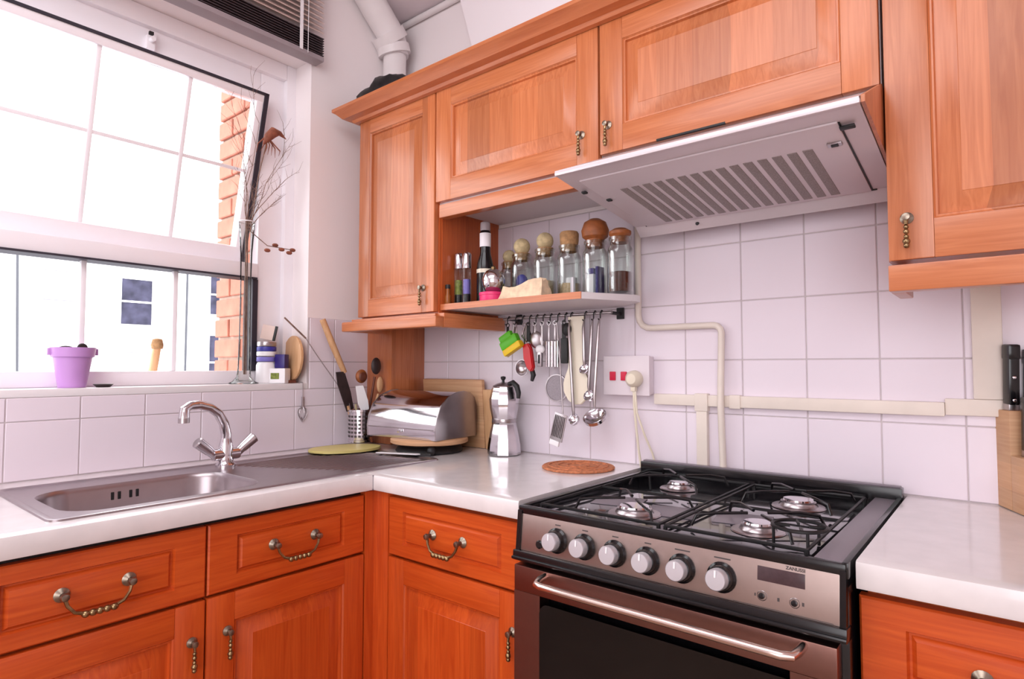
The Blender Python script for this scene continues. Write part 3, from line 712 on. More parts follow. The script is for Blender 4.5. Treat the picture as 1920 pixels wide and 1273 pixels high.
# ---------------------------------------------------------------- pipes, trunking, socket
tr = thing('cable_trunking', (1.5, -.007, 1.1), 'cream cable trunking crossing the tiles behind the cooker', 'trunking')
tr_ = MB().box((1.083, -.022, 1.083), (1.735, -.0065, 1.112), 'cream', bev=.003).box((1.735, -.018, 1.086), (1.835, -.0065, 1.120), 'cream', bev=.003)
obj('run', tr_, tr)
obj('upright', MB().box((1.783, -.020, 1.120), (1.832, -.0065, 1.372), 'cream', bev=.003), tr)
obj('drop', MB().box((1.203, -.024, .915), (1.232, -.0065, 1.083), 'cream', bev=.003).box((1.200, -.027, 1.070), (1.235, -.0065, 1.116), 'cream', bev=.003), tr)
obj('coupler', MB().box((1.290, -.025, 1.080), (1.318, -.0065, 1.114), 'cream', bev=.002), tr)
gp = [(1.038, -.020, 1.63), (1.038, -.020, 1.33)]+[(1.073+.035*math.cos(R(a)), -.02, 1.328+.035*math.sin(R(a))) for a in (180, 205, 230, 255, 270)]+[(1.20, -.02, 1.293)]+[(1.252+.020*math.cos(R(a)), -.02, 1.273+.020*math.sin(R(a))) for a in (90, 60, 30, 0)]+[(1.272, -.020, 1.10), (1.272, -.034, 1.08), (1.272, -.020, 1.06), (1.272, -.02, .915)]
gp[-4] = (1.272, -.030, 1.13); gp[-3] = (1.272, -.033, 1.10); gp[-2] = (1.272, -.030, 1.06)
obj('gas_pipe', MB().tube(gp, .0085, 'cream', n=12), None, 'thin cream painted pipe with two bends beside the jar shelf', 'pipe')
so = thing('wall_socket', (1.0, -.01, 1.16), 'white double socket with two red switches on the tiles', 'socket')
obj('box', MB().box((.938, -.034, 1.108), (1.078, -.0065, 1.214), 'sock', bev=.004), so)
obj('faceplate', MB().box((.936, -.042, 1.106), (1.080, -.034, 1.216), 'sock', bev=.002), so)
for x in (.968, 1.003): obj('switch', MB().box((x-.009, -.047, 1.147), (x+.009, -.041, 1.172), 'redsw', bev=.002), so, label='red rocker switch')
pg = thing('plug', (1.043, -.06, 1.157), 'cream plug in the wall socket with a cable hanging down', 'plug')
obj('plug_body', MB().lathe([(0, 0), (.022, 0), (.024, .008), (.022, .022), (.014, .030), (0, .031)], 'ivory', c=(1.040, -.042, 1.152), xf=RX(math.pi/2), n=20).box((1.033, -.062, 1.118), (1.047, -.046, 1.140), 'ivory', bev=.003), pg)
obj('cable', MB().tube([(1.040, -.055, 1.122), (1.040, -.054, 1.08), (1.041, -.045, 1.02), (1.046, -.042, .96), (1.052, -.036, .90)], .0035, 'ivory', n=8).tube([(1.044, -.055, 1.122), (1.048, -.054, 1.06), (1.066, -.045, 1.0), (1.078, -.024, .95), (1.085, -.022, .92)], .003, 'ivory', n=8), pg)

# ---------------------------------------------------------------- jar shelf and what stands on it
SZ = 1.374
sh = thing('jar_shelf', (.75, -.14, 1.358), 'pale shelf under the wall cabinet carrying glass jars', 'shelf')
obj('board', MB().prism([(.507, -.007), (.96, -.007), (1.085, -.10), (1.088, -.13), (1.012, -.274), (.507, -.274)], 1.357, SZ, 'carcass'), sh)
obj('edging', MB().box((.507, -.2765, 1.357), (1.012, -.274, SZ+.001), 'oak_h'), sh, label='wooden front edging')
shw = obj('side_board', MB().box((.5055, -.27, 1.346), (.5075, -.007, 1.655), 'oak_in'), sh)

JG = 'glass storage jars along the open shelf'
def jar(x, y, r, hb_, cork, fill, fh, label, extra=None):
    j = thing('glass_jar', (x, y, SZ), label, 'jar', JG)
    z = SZ+.0005
    obj('jar_body', MB().lathe([(0, 0), (r*.94, 0), (r, .006), (r, hb_*.74), (r*.96, hb_*.80), (r*.80, hb_*.86), (r*.80, hb_*.93), (r*.88, hb_*.95), (r*.88, hb_), (r*.74, hb_), (r*.72, hb_*.87), (r*.88, hb_*.79), (r*.92, hb_*.72), (r*.92, .010), (0, .008)], 'jar', c=(x, y, z), n=28), j)
    cz_ = z+hb_
    if cork == 'ball':
        obj('stopper', MB().lathe([(0, -.018), (r*.66, -.018), (r*.72, .004), (r*.4, .006), (0, .006)], 'cork', c=(x, y, cz_), n=20).ball((x, y, cz_+r*.74), r*.74, 'corkl'), j)
    elif cork == 'dark':
        obj('stopper', MB().lathe([(0, -.018), (r*.66, -.018), (r*.72, .004), (r*1.0, .012), (r*1.08, .030), (r*.86, .052), (r*.4, .062), (0, .063)], 'corkd', c=(x, y, cz_), n=24), j)
    elif cork == 'flat':
        obj('stopper', MB().lathe([(0, -.018), (r*.66, -.018), (r*.78, .014), (r*.80, .034), (r*.7, .040), (0, .041)], 'cork', c=(x, y, cz_), n=24), j)
    else:
        obj('stopper', MB().lathe([(0, -.015), (r*.66, -.015), (r*.7, .002), (r*.86, .008), (r*.86, .016), (r*.5, .024), (0, .026)], 'corkd', c=(x, y, cz_), n=24), j)
    if fill: obj('contents', MB().lathe([(0, 0), (r*.89, 0), (r*.89, fh), (r*.5, fh+.003), (0, fh+.001)], fill, c=(x, y, z+.011), n=20), j)
    if extra: obj('contents', extra(x, y, z), j)
    return j
jar(1.040, -.125, .0345, .158, 'low', 'brown', .052, 'glass jar a third full of coffee at the right end of the shelf')
jar(.962, -.125, .0355, .158, 'dark', None, 0, 'glass jar with the big brown wooden stopper and a white packet inside', lambda x, y, z: MB().box((x-.026, y-.015, z+.01), (x+.002, y+.015, z+.068), 'paper', bev=.002).box((x-.016, y-.018, z+.066), (x+.004, y+.01, z+.082), 'navy', bev=.002).box((x+.012, y-.02, z+.01), (x+.020, y+.015, z+.085), 'navy', bev=.001))
jar(.876, -.125, .0345, .156, 'flat', 'grain', .035, 'glass jar with a flat cork and a white tub inside', lambda x, y, z: MB().box((x+.003, y-.024, z+.012), (x+.028, y+.0, z+.062), 'paper', bev=.003))
jar(.790, -.125, .0345, .156, 'ball', 'grain', .050, 'glass jar topped with the palest round cork ball')
jar(.703, -.125, .0345, .150, 'ball', None, 0, 'glass jar with blue bag inside behind the beige packet', lambda x, y, z: MB().ball((x+.006, y-.008, z+.068), .020, 'blue', sc=(1, .8, 1.1)).lathe([(0, 0), (.028, 0), (.028, .04), (0, .044)], 'green2', c=(x, y, z+.01), n=16))
jar(.620, -.085, .028, .140, 'ball', 'brown', .050, 'smaller corked glass jar half hidden behind the dark bottle')
def tube_jar(x, y, h, f1, lab):
    j = thing('spice_tube', (x, y, SZ), lab, 'jar', 'tall spice tubes on the shelf')
    obj('glass_tube', MB().lathe([(0, 0), (.0135, 0), (.014, .003), (.014, h-.006), (.012, h), (0, h)], 'jarthin', c=(x, y, SZ+.0005), n=18), j)
    obj('contents', MB().lathe([(0, 0), (.0115, 0), (.0115, .030), (0, .030)], 'blackm', c=(x, y, SZ+.004), n=14).lathe([(0, .030), (.0115, .030), (.0115, .075), (0, .075)], f1, c=(x, y, SZ+.004), n=14), j)
    obj('cap', MB().lathe([(0, -.045), (.0148, -.045), (.0150, -.002), (.012, .003), (0, .003)], 'chrome', c=(x, y, SZ+h), n=18), j)
tube_jar(.5235, -.215, .160, 'green2', 'steel-capped spice tube with green herbs, nearest the cabinet side')
tube_jar(.558, -.215, .158, 'purple', 'steel-capped spice tube beside the dark bottle')
obj('sauce_bottle', MB().lathe([(0, 0), (.007, 0), (.0095, .004), (.0095, .026), (.006, .032), (.006, .050), (0, .05)], 'amber', c=(.517, -.255, SZ+.0005), n=14).lathe([(0, .05), (.008, .05), (.008, .062), (0, .062)], 'blackm', c=(.517, -.255, SZ), n=14), None, 'tiny amber bottle in front of the spice tubes', 'bottle')
bt = thing('dark_bottle', (.612, -.190, SZ), 'tall black bottle with white neck label and grey cap', 'bottle')
x, y = .612, -.190
obj('bottle_body', MB().lathe([(0, 0), (.024, 0), (.026, .004), (.026, .105), (.024, .125), (.0175, .150), (.016, .160), (.016, .222), (.013, .226), (0, .226)], 'black', c=(x, y, SZ+.0005), n=24), bt)
obj('neck_label', MB().lathe([(.0168, 0), (.0172, 0), (.0172, .042), (.0168, .042)], 'paper', c=(x, y, SZ+.176), n=24), bt)
obj('body_label', MB().lathe([(.0262, 0), (.0267, 0), (.0267, .012), (.0262, .012)], 'ivory', c=(x, y, SZ+.095), n=24), bt)
obj('cap', MB().lathe([(0, 0), (.015, 0), (.0155, .004), (.0150, .024), (.012, .027), (0, .027)], 'railm', c=(x, y, SZ+.226), n=20), bt)
obj('pink_tin', MB().lathe([(0, 0), (.036, 0), (.037, .002), (.037, .020), (0, .020)], 'pink', c=(.668, -.222, SZ+.0005), n=32).lathe([(.0375, 0), (.0385, .001), (.0385, .007), (.037, .009), (0, .009)], 'pink', c=(.668, -.222, SZ+.020), n=32), None, 'flat round pink tin at the front of the shelf', 'tin')
cb_ = thing('tea_caddy', (.668, -.218, SZ+.03), 'round shiny metal caddy sitting on the pink tin', 'caddy')
obj('caddy_body', MB().lathe([(0, 0), (.016, 0), (.026, .008), (.033, .022), (.035, .036), (.032, .052), (.022, .064), (.012, .069), (0, .069)], 'chrome', c=(.668, -.216, SZ+.0295), n=28), cb_)
obj('caddy_knob', MB().ball((.668, -.216, SZ+.0295+.074), .007, 'brass'), cb_)
pk = MB(T(.785, -.215, SZ+.0005) @ RZ(R(3))); t = bmesh.new()
bmesh.ops.create_cube(t, size=1); bmesh.ops.subdivide_edges(t, edges=list(t.edges), cuts=5, use_grid_fill=True)
for v in t.verts:
    x_, y_, z_ = v.co; z_ += .5
    n_ = noise.noise(Vector((x_*4, y_*3, z_*2))); v.co = Vector((x_*.150*(1-.1*z_), y_*.052*(1-.35*z_)+n_*.006, z_*(.044+.012*math.sin(x_*5)+n_*.01)))
pk.put(t, 'beige')
obj('food_packet', pk, None, 'crumpled beige food packet lying before the jars', 'packet')

# ---------------------------------------------------------------- utensils hanging under the shelf
UY = -.075; RZL = 1.338
rl = thing('utensil_rail', (.78, UY, RZL), 'dark wire rail with hooks under the jar shelf', 'rail')
obj('bar', MB().cyl((.590, UY, RZL), (.985, UY, RZL), .0045, 'steel', n=10), rl)
for x in (.60, .975): obj('bracket', MB().cyl((x, UY, RZL), (x, -.0065, RZL), .005, 'blackm', n=8).box((x-.012, -.012, RZL-.015), (x+.012, -.0065, RZL+.018), 'blackm', bev=.002), rl)
HK = (.612, .645, .672, .700, .725, .752, .778, .806, .832, .852, .90, .930, .952)
for x in HK:
    obj('hook', MB().tube([(x, UY+.007, RZL+.004), (x, UY, RZL+.0075), (x, UY-.008, RZL), (x, UY-.008, RZL-.014), (x, UY-.013, RZL-.022), (x, UY-.020, RZL-.018)], .0017, 'blackm', n=6), rl)
HZ_ = RZL-.020
UG = 'kitchen utensils hanging from the rail'
def U(name, mb_, label, cat='utensil'): return obj(name, mb_, None, label, cat, UG)
def UT(name, x, label, cat='utensil'): return thing(name, (x, UY-.014, HZ_), label, cat, UG)
def strap(x, z1, w, m, y=UY-.014, z0=HZ_+.004, r=.0022):
    """flat handle with an eye at the top"""
    b = MB(); b.tube([(x+.006*math.cos(R(a)), y, z0-.006+.006*math.sin(R(a))) for a in range(0, 361, 30)], .0016, m, n=6, caps=False)
    b.box((x-w/2, y-r/2, z1), (x+w/2, y+r/2, z0-.010), m, bev=.0008); return b
# peg-like clip, green and yellow
cg = UT('bag_clip', .645, 'green and yellow plastic clip on the rail', 'clip')
mtx = T(.650, UY-.030, 1.248) @ RY(R(-28)) @ Matrix.Scale(1.12, 4)
obj('clip_jaw', MB(mtx).box((-.034, -.010, .002), (.030, .010, .028), 'green', bev=.006).box((-.030, -.008, .026), (.016, .008, .044), 'green', bev=.005), cg, label='green jaw')
obj('clip_jaw', MB(mtx).box((-.032, -.012, -.016), (.034, .010, .003), 'yellow', bev=.005), cg, label='yellow jaw')
obj('loop', MB().tube([(.645, UY-.016, HZ_), (.646, UY-.024, 1.288)], .0015, 'white', n=6), cg)
# black & grey bits at the left end
b = strap(.618, 1.235, .010, 'blackm'); b.box((.609, UY-.020, 1.215), (.621, UY-.010, 1.262), 'white', bev=.002); U('peeler', b, 'black and white peeler at the left end of the rail', 'peeler')
# red handle
b = strap(.700, 1.262, .012, 'blackm'); b.prism([(-.016, .030), (.006, .036), (.016, .020), (.026, -.040), (.016, -.052), (.000, -.040), (-.010, -.010)], 0, .016, 'red', xf=T(.700, UY-.010, 1.222) @ RX(math.pi/2), bev=.003); U('can_opener', b, 'tin opener with chunky bright red handle', 'opener')
# mini strainer below the clip
b = strap(.672, 1.205, .005, 'steel', y=UY+.002); b.lathe([(.024, 0), (.026, .001), (.026, .004), (.024, .004), (.018, -.008), (.008, -.014), (0, -.015), (.008, -.0135), (.018, -.0075), (.024, 0)], 'steel', c=(.664, UY+.002, 1.182), xf=RX(math.pi/2), n=22); U('tea_strainer', b, 'small round metal strainer below the green clip', 'strainer')
b = MB().tube([(.700, UY-.002, 1.20), (.705, UY-.004, 1.178), (.712, UY-.004, 1.160), (.706, UY-.004, 1.142)], [.006, .008, .008, .005], 'blackm', n=10).tube([(.672, UY+.03, 1.33), (.690, UY+.005, 1.25), (.700, UY-.002, 1.20)], .0015, 'steel', n=6); U('scissors', b, 'black curved handle hanging lowest beside the red opener', 'scissors')
# big whisk disc at the back
b = strap(.725, 1.26, .006, 'steel'); b.ball((.728, UY-.012, 1.268), .024, 'steel', sc=(1, .25, 1.1)); U('skimmer', b, 'small round steel skimmer above the red opener', 'skimmer')
b = strap(.752, 1.245, .006, 'white'); b.ball((.748, UY-.018, 1.238), .017, 'white', sc=(1, .5, .8)).box((.740, UY-.024, 1.185), (.756, UY-.014, 1.232), 'steel', bev=.003).box((.745, UY-.026, 1.195), (.751, UY-.023, 1.222), 'blackm', bev=.001); U('corkscrew', b, 'white-topped opener with dark slot', 'opener')
for x, dz, lab in ((.778, .0, 'steel vegetable peeler next to the white-topped opener'), (.800, .004, 'steel vegetable peeler second from the white-topped opener')):
    b = strap(x, 1.262+dz, .006, 'steel')
    b.tube([(x-.009, UY-.014, 1.262), (x-.009, UY-.014, 1.185), (x+.009, UY-.014, 1.185), (x+.009, UY-.014, 1.262), (x-.009, UY-.014, 1.262)], .0032, 'chrome', n=8)
    b.box((x-.003, UY-.015, 1.185), (x+.003, UY-.013, 1.262), 'steel'); U('peeler', b, lab, 'peeler')
b = strap(.832, 1.25, .014, 'blackm'); b.box((.822, UY-.018, 1.195), (.846, UY-.008, 1.270), 'blackm', bev=.004).ball((.842, UY-.014, 1.295), .016, 'blackm', sc=(1, .5, 1.2)); U('grip_tool', b, 'black gripped kitchen tool left of the cream paddle', 'tool')
# round sieve behind
b = strap(.778, 1.18, .006, 'steel', y=UY+.018)
b.lathe([(.038, 0), (.042, .0), (.042, .006), (.038, .006), (.034, -.010), (.020, -.024), (0, -.030)], 'steel', c=(.786, UY+.018, 1.122), xf=RX(math.pi/2), n=32)
b.lathe([(0, .002), (.039, .002), (.039, .004), (0, .004)], 'sievem', c=(.786, UY+.018, 1.122), xf=RX(math.pi/2), n=32); U('sieve', b, 'grey round sieve hanging behind the cream paddle', 'sieve')
for x, dz, w_, lab in ((.634, 1.262, .016, 'flat grey steel opener behind the green clip'), (.712, 1.275, .012, 'short steel measuring spoon behind the skimmer'), (.738, 1.262, .010, 'dull steel skewer rack piece between skimmer and peelers'), (.818, 1.225, .012, 'dark steel bottle opener beside the gripped tool')):
    b = strap(x, dz, w_, 'steel', y=UY+.004); b.ball((x, UY+.004, dz), w_*.8, 'steel', sc=(1, .3, 1.3)); U('small_tool', b, lab, 'tool')
b = strap(.690, 1.270, .022, 'filter', y=UY-.006); b.tube([(.680, UY-.008, 1.31), (.672, UY-.010, 1.28), (.690, UY-.010, 1.262), (.704, UY-.008, 1.285), (.694, UY-.008, 1.312)], .003, 'chrome', n=8); U('garlic_press', b, 'chunky grey garlic press near the red opener', 'press')
# cream paddle
b = MB(); b.prism([(-.030, .150), (.026, .150), (.024, .060), (.026, -.010), (.040, -.030), (.044, -.055), (.036, -.085), (.016, -.104), (-.008, -.106), (-.030, -.094), (-.045, -.070), (-.047, -.045), (-.038, -.018), (-.026, .0), (-.024, .06)], 0, .008, 'ivory', xf=T(.872, UY-.002, 1.182) @ RX(math.pi/2), bev=.002); U('paddle', b, 'large cream paddle-shaped spoon rest with rounded bottom', 'paddle')
# ladles
def ladle(x, x1, zb, r, lab, tilt=0, deep=.6):
    b = MB(); y = UY-.016
    b.tube([(x, y+.004, HZ_+.004), (x, y-.002, HZ_-.02), (x1, y-.004, zb+r*1.6), (x1, y-.002, zb+r*.7)], [.0022, .0045, .0048, .0035], 'steel', n=8)
    b.lathe([(r, 0), (r*.97, -r*deep*.5), (r*.6, -r*deep*.9), (0, -r*deep), (r*.55, -r*deep*.8), (r*.9, -r*deep*.4), (r*.95, 0), (r, 0)], 'chrome', c=(x1, y-.004, zb), xf=RX(R(62+tilt)), n=24)
    U('ladle', b, lab, 'ladle')
ladle(.902, .905, 1.180, .016, 'small steel measuring ladle in front of the cream paddle')
ladle(.930, .920, 1.105, .017, 'steel ladle hanging midway below the small one')
ladle(.952, .938, 1.048, .034, 'largest steel ladle with wide bowl at the right', -25)
ladle(.852, .868, 1.035, .017, 'narrow steel spoon below the cream paddle', 0, .8)
# grater
gr = UT('grater', .806, 'flat steel hand grater hanging lowest with white tip', 'grater')
gm = T(.815, UY-.020, 1.005) @ RY(R(14))
obj('grater_blade', MB(gm).box((-.022, -.0015, -.036), (.022, .0015, .045), 'steel', bev=.001), gr)
for k in range(7): obj('grater_slot', MB(gm).box((-.018+k*.0055, -.0026, -.026), (-.0155+k*.0055, -.001, .038), 'print'), gr)
obj('grater_tip', MB(gm).box((-.020, -.004, -.052), (.014, .004, -.036), 'white', bev=.003), gr)
obj('grater_handle', MB().tube([(.806, UY-.014, HZ_), (.812, UY-.006, 1.20), (.826, UY-.012, 1.048)], .0022, 'steel', n=8), gr)

# ---------------------------------------------------------------- worktop things by the corner
def ell(cx_, cy_, a, b_, n=36): return [(cx_+a*math.cos(2*math.pi*i/n), cy_+b_*math.sin(2*math.pi*i/n)) for i in range(n)]
obj('yellow_board', MB().prism([(x, y) for x, y in ell(0, 0, .082, .118)]+[], 0, .008, 'yboard', xf=T(.170, -.372, .9165) @ RZ(R(-14)), bev=.002), None, 'thin oval yellow board on the drainer beside the utensil pot', 'board')
PX, PY, PZ = .084, -.250, .925
bm_p = thing('utensil_pot', (PX, PY, PZ), 'slotted chrome utensil pot on the yellow board', 'pot')
obj('pot_wall', MB().lathe([(0, 0), (.042, 0), (.042, .008), (.040, .009), (.040, .102), (.043, .104), (.043, .112), (.040, .112), (.038, .104), (.038, .010), (0, .008)], 'chrome', c=(PX, PY, PZ), n=28), bm_p)
sl = MB(T(PX, PY, PZ))
for k in range(18):
    for q in range(6): sl.box((.0392, -.0045, .018+q*.0135), (.0405, .0045, .025+q*.0135), 'print', xf=RZ(2*math.pi*k/18))
obj('slots', sl, bm_p, kind='stuff')
PG = 'cooking tools standing in the chrome pot'
def stick(name, pts, r, m, lab, head=None, cat='spoon'):
    b = MB().tube(pts, r, m, n=10)
    if head: head(b)
    obj(name, b, None, lab, cat, PG)
pb = (PX, PY, PZ+.012)
stick('spatula', [(PX-.008, PY-.010, PZ+.02), (.062, -.288, 1.05)], [.005, .006], 'lwood', 'dark slotted spatula with long pale wooden handle',
      lambda b: b.tube([(.058, -.300, 1.165), (.052, -.345, 1.26), (.046, -.382, 1.345)], [.0095, .0115, .0105], 'lwood', n=10).prism([(-.016, .0), (.014, .0), (.020, .060), (.020, .135), (-.012, .145), (-.020, .10)], -.003, .003, 'ebony', xf=T(.062, -.276, 1.035) @ Matrix(((0, 0, 1, 0), (1, .0, 0, 0), (0, 1, 0, 0), (0, 0, 0, 1))) @ Matrix.Rotation(R(20), 4, 'Z'), bev=.001), 'spatula')
stick('skewer', [(PX-.004, PY-.014, PZ+.02), (.062, -.285, 1.07), (.035, -.395, 1.225), (.024, -.430, 1.280)], .0016, 'steel', 'long thin skewer leaning out of the pot towards the window',
      lambda b: b.tube([(.024, -.430, 1.280), (.018, -.505, 1.345)], [.0032, .0028], 'twig', n=8), 'skewer')
stick('spoon', [(PX+.004, PY-.006, PZ+.02), (.086, -.246, 1.12)], .005, 'dwood', 'reddish wooden spoon with cupped head, left of the black one',
      lambda b: b.ball((.084, -.248, 1.152), .023, 'corkd', sc=(.55, 1, 1.05)).ball((.093, -.248, 1.150), .017, 'dwood', sc=(.4, 1, 1)))
stick('spoon', [(PX+.012, PY+.012, PZ+.02), (.104, -.206, 1.15)], .0045, 'dwood', 'black-headed oval spoon standing tallest by the wooden panel',
      lambda b: b.ball((.106, -.202, 1.188), .024, 'ebony', sc=(.4, .86, 1.25)))
stick('spatula', [(PX+.016, PY-.006, PZ+.02), (.108, -.252, 1.045)], .005, 'white', 'broad white plastic spatula in the pot',
      lambda b: b.prism([(-.014, 0), (.014, 0), (.018, .03), (.016, .085), (-.010, .090), (-.018, .03)], -.003, .003, 'white', xf=T(.110, -.250, 1.035) @ RZ(R(70)) @ RX(R(90)) @ Matrix.Rotation(R(16), 4, 'Z'), bev=.001), 'spatula')
stick('spoon', [(PX+.014, PY+.018, PZ+.02), (.112, -.196, 1.09)], .0045, 'lwood', 'small pale wooden spoon in the pot, closest to the bread bin',
      lambda b: b.ball((.114, -.190, 1.122), .019, 'lwood', sc=(.4, .75, 1.5)))
stick('tongs', [(PX-.012, PY+.004, PZ+.02), (PX-.020, PY-.006, PZ+.13)], .004, 'corkl', 'short pale wooden handle peeping over the pot rim', None, 'handle')

# bread bin
bb = thing('bread_bin', (.34, -.17, .956), 'shiny stainless steel bread bin with curved roll front', 'bread bin')
BM = T(.478, -.262, .9575) @ RZ(R(5))        # front right bottom corner
BL, BD, BH = .305, .20, .148
side = [(0, 0), (BD, 0), (BD, .10), (BD-.01, .125), (BD-.035, .143), (BD-.07, BH), (BD-.10, BH-.003), (.055, BH-.018), (.022, BH-.045), (.005, BH-.080), (-.002, .035)]
YZ = Matrix(((0, 0, -1, 0), (1, 0, 0, 0), (0, 1, 0, 0), (0, 0, 0, 1)))
obj('bin_shell', MB(BM).prism(side, 0.004, BL-.004, 'chrome', xf=YZ), bb, ang=30)
for s_ in (0, 1):
    sd = [(y*1.0+(.002 if y > .1 else -.002), z*1.012) for y, z in side]
    obj('side_panel', MB(BM).prism(sd, (0 if s_ == 0 else BL-.005), (.005 if s_ == 0 else BL), 'steel', xf=YZ, bev=.001), bb, label='brushed steel end panel')
obj('lid_edge', MB(BM).box((-BL+.008, -.004, .030), (-.008, .0, .034), 'steel').box((-BL/2-.008, -.009, .018), (-BL/2+.008, -.002, .030), 'chrome', bev=.002), bb)
tb = MB().lathe([(0, 0), (.120, 0), (.126, .003), (.126, .014), (.122, .017), (0, .017)], 'bwood', c=(.365, -.185, .9395), n=48)
obj('round_board', tb, None, 'round wooden board beneath the bread bin', 'board')
obj('black_stand', MB().lathe([(0, 0), (.105, 0), (.110, .006), (.100, .020), (.085, .0285), (0, .0285)], 'blackm', c=(.365, -.185, .9110), n=40).ball((.455, -.262, .9255), .014, 'blackm'), None, 'low black stand under the round wooden board', 'stand')
obj('white_knife', MB(T(.40, -.315, .9172) @ RZ(R(22))).prism([(-.10, -.010), (.04, -.012), (.05, 0), (.04, .010), (-.09, .008)], 0, .003, 'white', bev=.0008).box((.05, -.006, -.002), (.085, .006, .006), 'blackm', bev=.002), None, 'white-bladed knife lying on the drainer edge', 'knife')
obj('cutting_board', MB(T(.325, -.010, .912) @ RX(R(4.5))).box((-.145, -.020, 0), (.145, -.004, .232), 'bwood', bev=.005), None, 'pale rectangular chopping board leaning on the tiles', 'board')
obj('cutting_board', MB(T(.500, -.012, .912) @ RX(R(5))).box((-.022, -.024, 0), (.026, -.010, .200), 'lwood', bev=.004), None, 'narrow darker board leaning between bread bin and coffee pot', 'board')

# moka pot, hourglass body
mk = thing('coffee_pot', (.612, -.088, .911), 'steel hourglass stovetop coffee pot by the tiles', 'coffee pot')
mx_, my_ = .604, -.090
obj('base_chamber', MB().lathe([(0, 0), (.050, 0), (.053, .003), (.051, .03), (.044, .07), (.038, .095), (.039, .100), (0, .100)], 'chrome', c=(mx_, my_, .9110), n=10), mk, ang=20)
obj('middle_ring', MB().lathe([(0, 0), (.038, 0), (.039, .003), (.038, .012), (0, .012)], 'steel', c=(mx_, my_, 1.0105), n=28), mk)
obj('upper_jug', MB().lathe([(0, 0), (.038, 0), (.045, .035), (.047, .060), (.040, .092), (.036, .100), (0, .100)], 'chrome', c=(mx_, my_, 1.0225), n=10), mk, ang=20)
obj('lid', MB().lathe([(0, 0), (.035, 0), (.036, .003), (.024, .010), (.010, .014), (0, .014)], 'steel', c=(mx_, my_, 1.1225), n=24), mk)
obj('lid_knob', MB().lathe([(0, 0), (.005, 0), (.004, .006), (.008, .012), (.008, .018), (0, .020)], 'blackm', c=(mx_-.004, my_, 1.136), n=16), mk)
obj('pot_handle', MB().tube([(mx_+.022, my_-.004, 1.132), (mx_+.040, my_-.005, 1.137), (mx_+.056, my_-.006, 1.125), (mx_+.063, my_-.006, 1.105), (mx_+.062, my_-.006, 1.088)], [.006, .008, .009, .008, .006], 'blackm', n=12), mk, label='black curved handle')

mt = MB().lathe([(0, 0), (.098, 0), (.099, .003), (.096, .006), (0, .006)], 'terracotta', c=(.924, -.157, .9110), n=48)
for r in (.03, .055, .08): mt.tube(arc((.924, -.157, .9172), r, 0, 360, 40, 'xy'), .0022, 'terracotta', n=6, caps=False)
obj('woven_mat', mt, None, 'round terracotta coloured mat on the worktop left of the cooker', 'mat')

# knife block
kb = thing('knife_block', (1.868, -.055, .911), 'pale wooden knife block with black-handled knives', 'knife block')
KB = T(1.858, -.100, .9112) @ RZ(R(24))
blk = MB(KB).box((0, 0, 0), (.095, .050, .105), 'bwood', bev=.002).box((0, .050, 0), (.095, .120, .190), 'bwood', bev=.002)
obj('wooden_block', blk, kb)
KG = 'knives standing in the wooden block'
def knife(lx, ly, z0, h, lab):
    k = MB(KB @ T(lx, ly, z0) @ RX(R(3)))
    k.box((-.009, -.012, -.001), (.009, .012, .012), 'steel', bev=.001)
    k.box((-.0095, -.013, .010), (.0095, .013, h-.02), 'black', bev=.004).box((-.0105, -.015, h-.03), (.0105, .015, h), 'black', bev=.005)
    for q in (.02, h-.022, (h)/2): k.ball((0, -.013, q), .0035, 'chrome', sc=(1, .5, 1), u=8, v=6)
    obj('knife', k, None, lab, 'knife', KG)
knife(.013, .070, .1905, .128, 'black-handled knife at the left of the back row in the block')
knife(.045, .066, .1905, .118, 'black-handled knife second from left in the back row')
knife(.078, .072, .1905, .125, 'black-handled knife at the right of the back row in the block')
knife(.020, .024, .1055, .112, 'shorter black-handled knife in the low front step of the block')
knife(.058, .024, .1055, .108, 'short black-handled knife further right in the low front step')

# ---------------------------------------------------------------- on the window sill
SZL = 1.1305
pt = thing('plant_pot', (-.055, -1.062, SZL), 'small lilac plastic pot on the sill', 'plant pot')
px_, py_ = -.055, -1.060
obj('pot', MB().lathe([(0, 0), (.030, 0), (.031, .003), (.043, .078), (.048, .080), (.051, .104), (.048, .104), (.044, .084), (.030, .010), (0, .010)], 'lilac', c=(px_, py_, SZL), n=32), pt)
obj('soil', MB().lathe([(0, 0), (.044, 0), (.030, .008), (0, .010)], 'soil', c=(px_, py_, SZL+.090), n=20).ball((px_-.005, py_+.022, SZL+.104), .012, 'soil').ball((px_+.01, py_-.018, SZL+.100), .014, 'soil', sc=(1, 1.3, .6)), pt)
for s_ in (-1, 1): obj('pot_lug', MB().box((px_-.006, py_+s_*.046, SZL+.084), (px_+.006, py_+s_*.056, SZL+.102), 'lilac', bev=.002), pt)
obj('saucer', MB().lathe([(0, 0), (.016, 0), (.024, .008), (.022, .008), (.014, .003), (0, .003)], 'ebony', c=(-.035, -.995, SZL), n=24), None, 'small dark dish beside the lilac pot', 'dish')
vs = thing('glass_vase', (-.05, -.603, SZL), 'tall slender glass vase holding dried twigs', 'vase')
vx, vy = -.045, -.605
obj('vase_body', MB().lathe([(0, .010), (.044, .001), (.045, .003), (.034, .008), (.022, .022), (.019, .05), (.017, .15), (.016, .30), (.018, .42), (.025, .52)], 'vaseglass', c=(vx, vy, SZL), n=24).lathe([(.0235, .5185), (.0255, .5185), (.0255, .5215), (.0235, .5215), (.0235, .5185)], 'white', c=(vx, vy, SZL), n=24), vs)
rnd = random.Random(9)
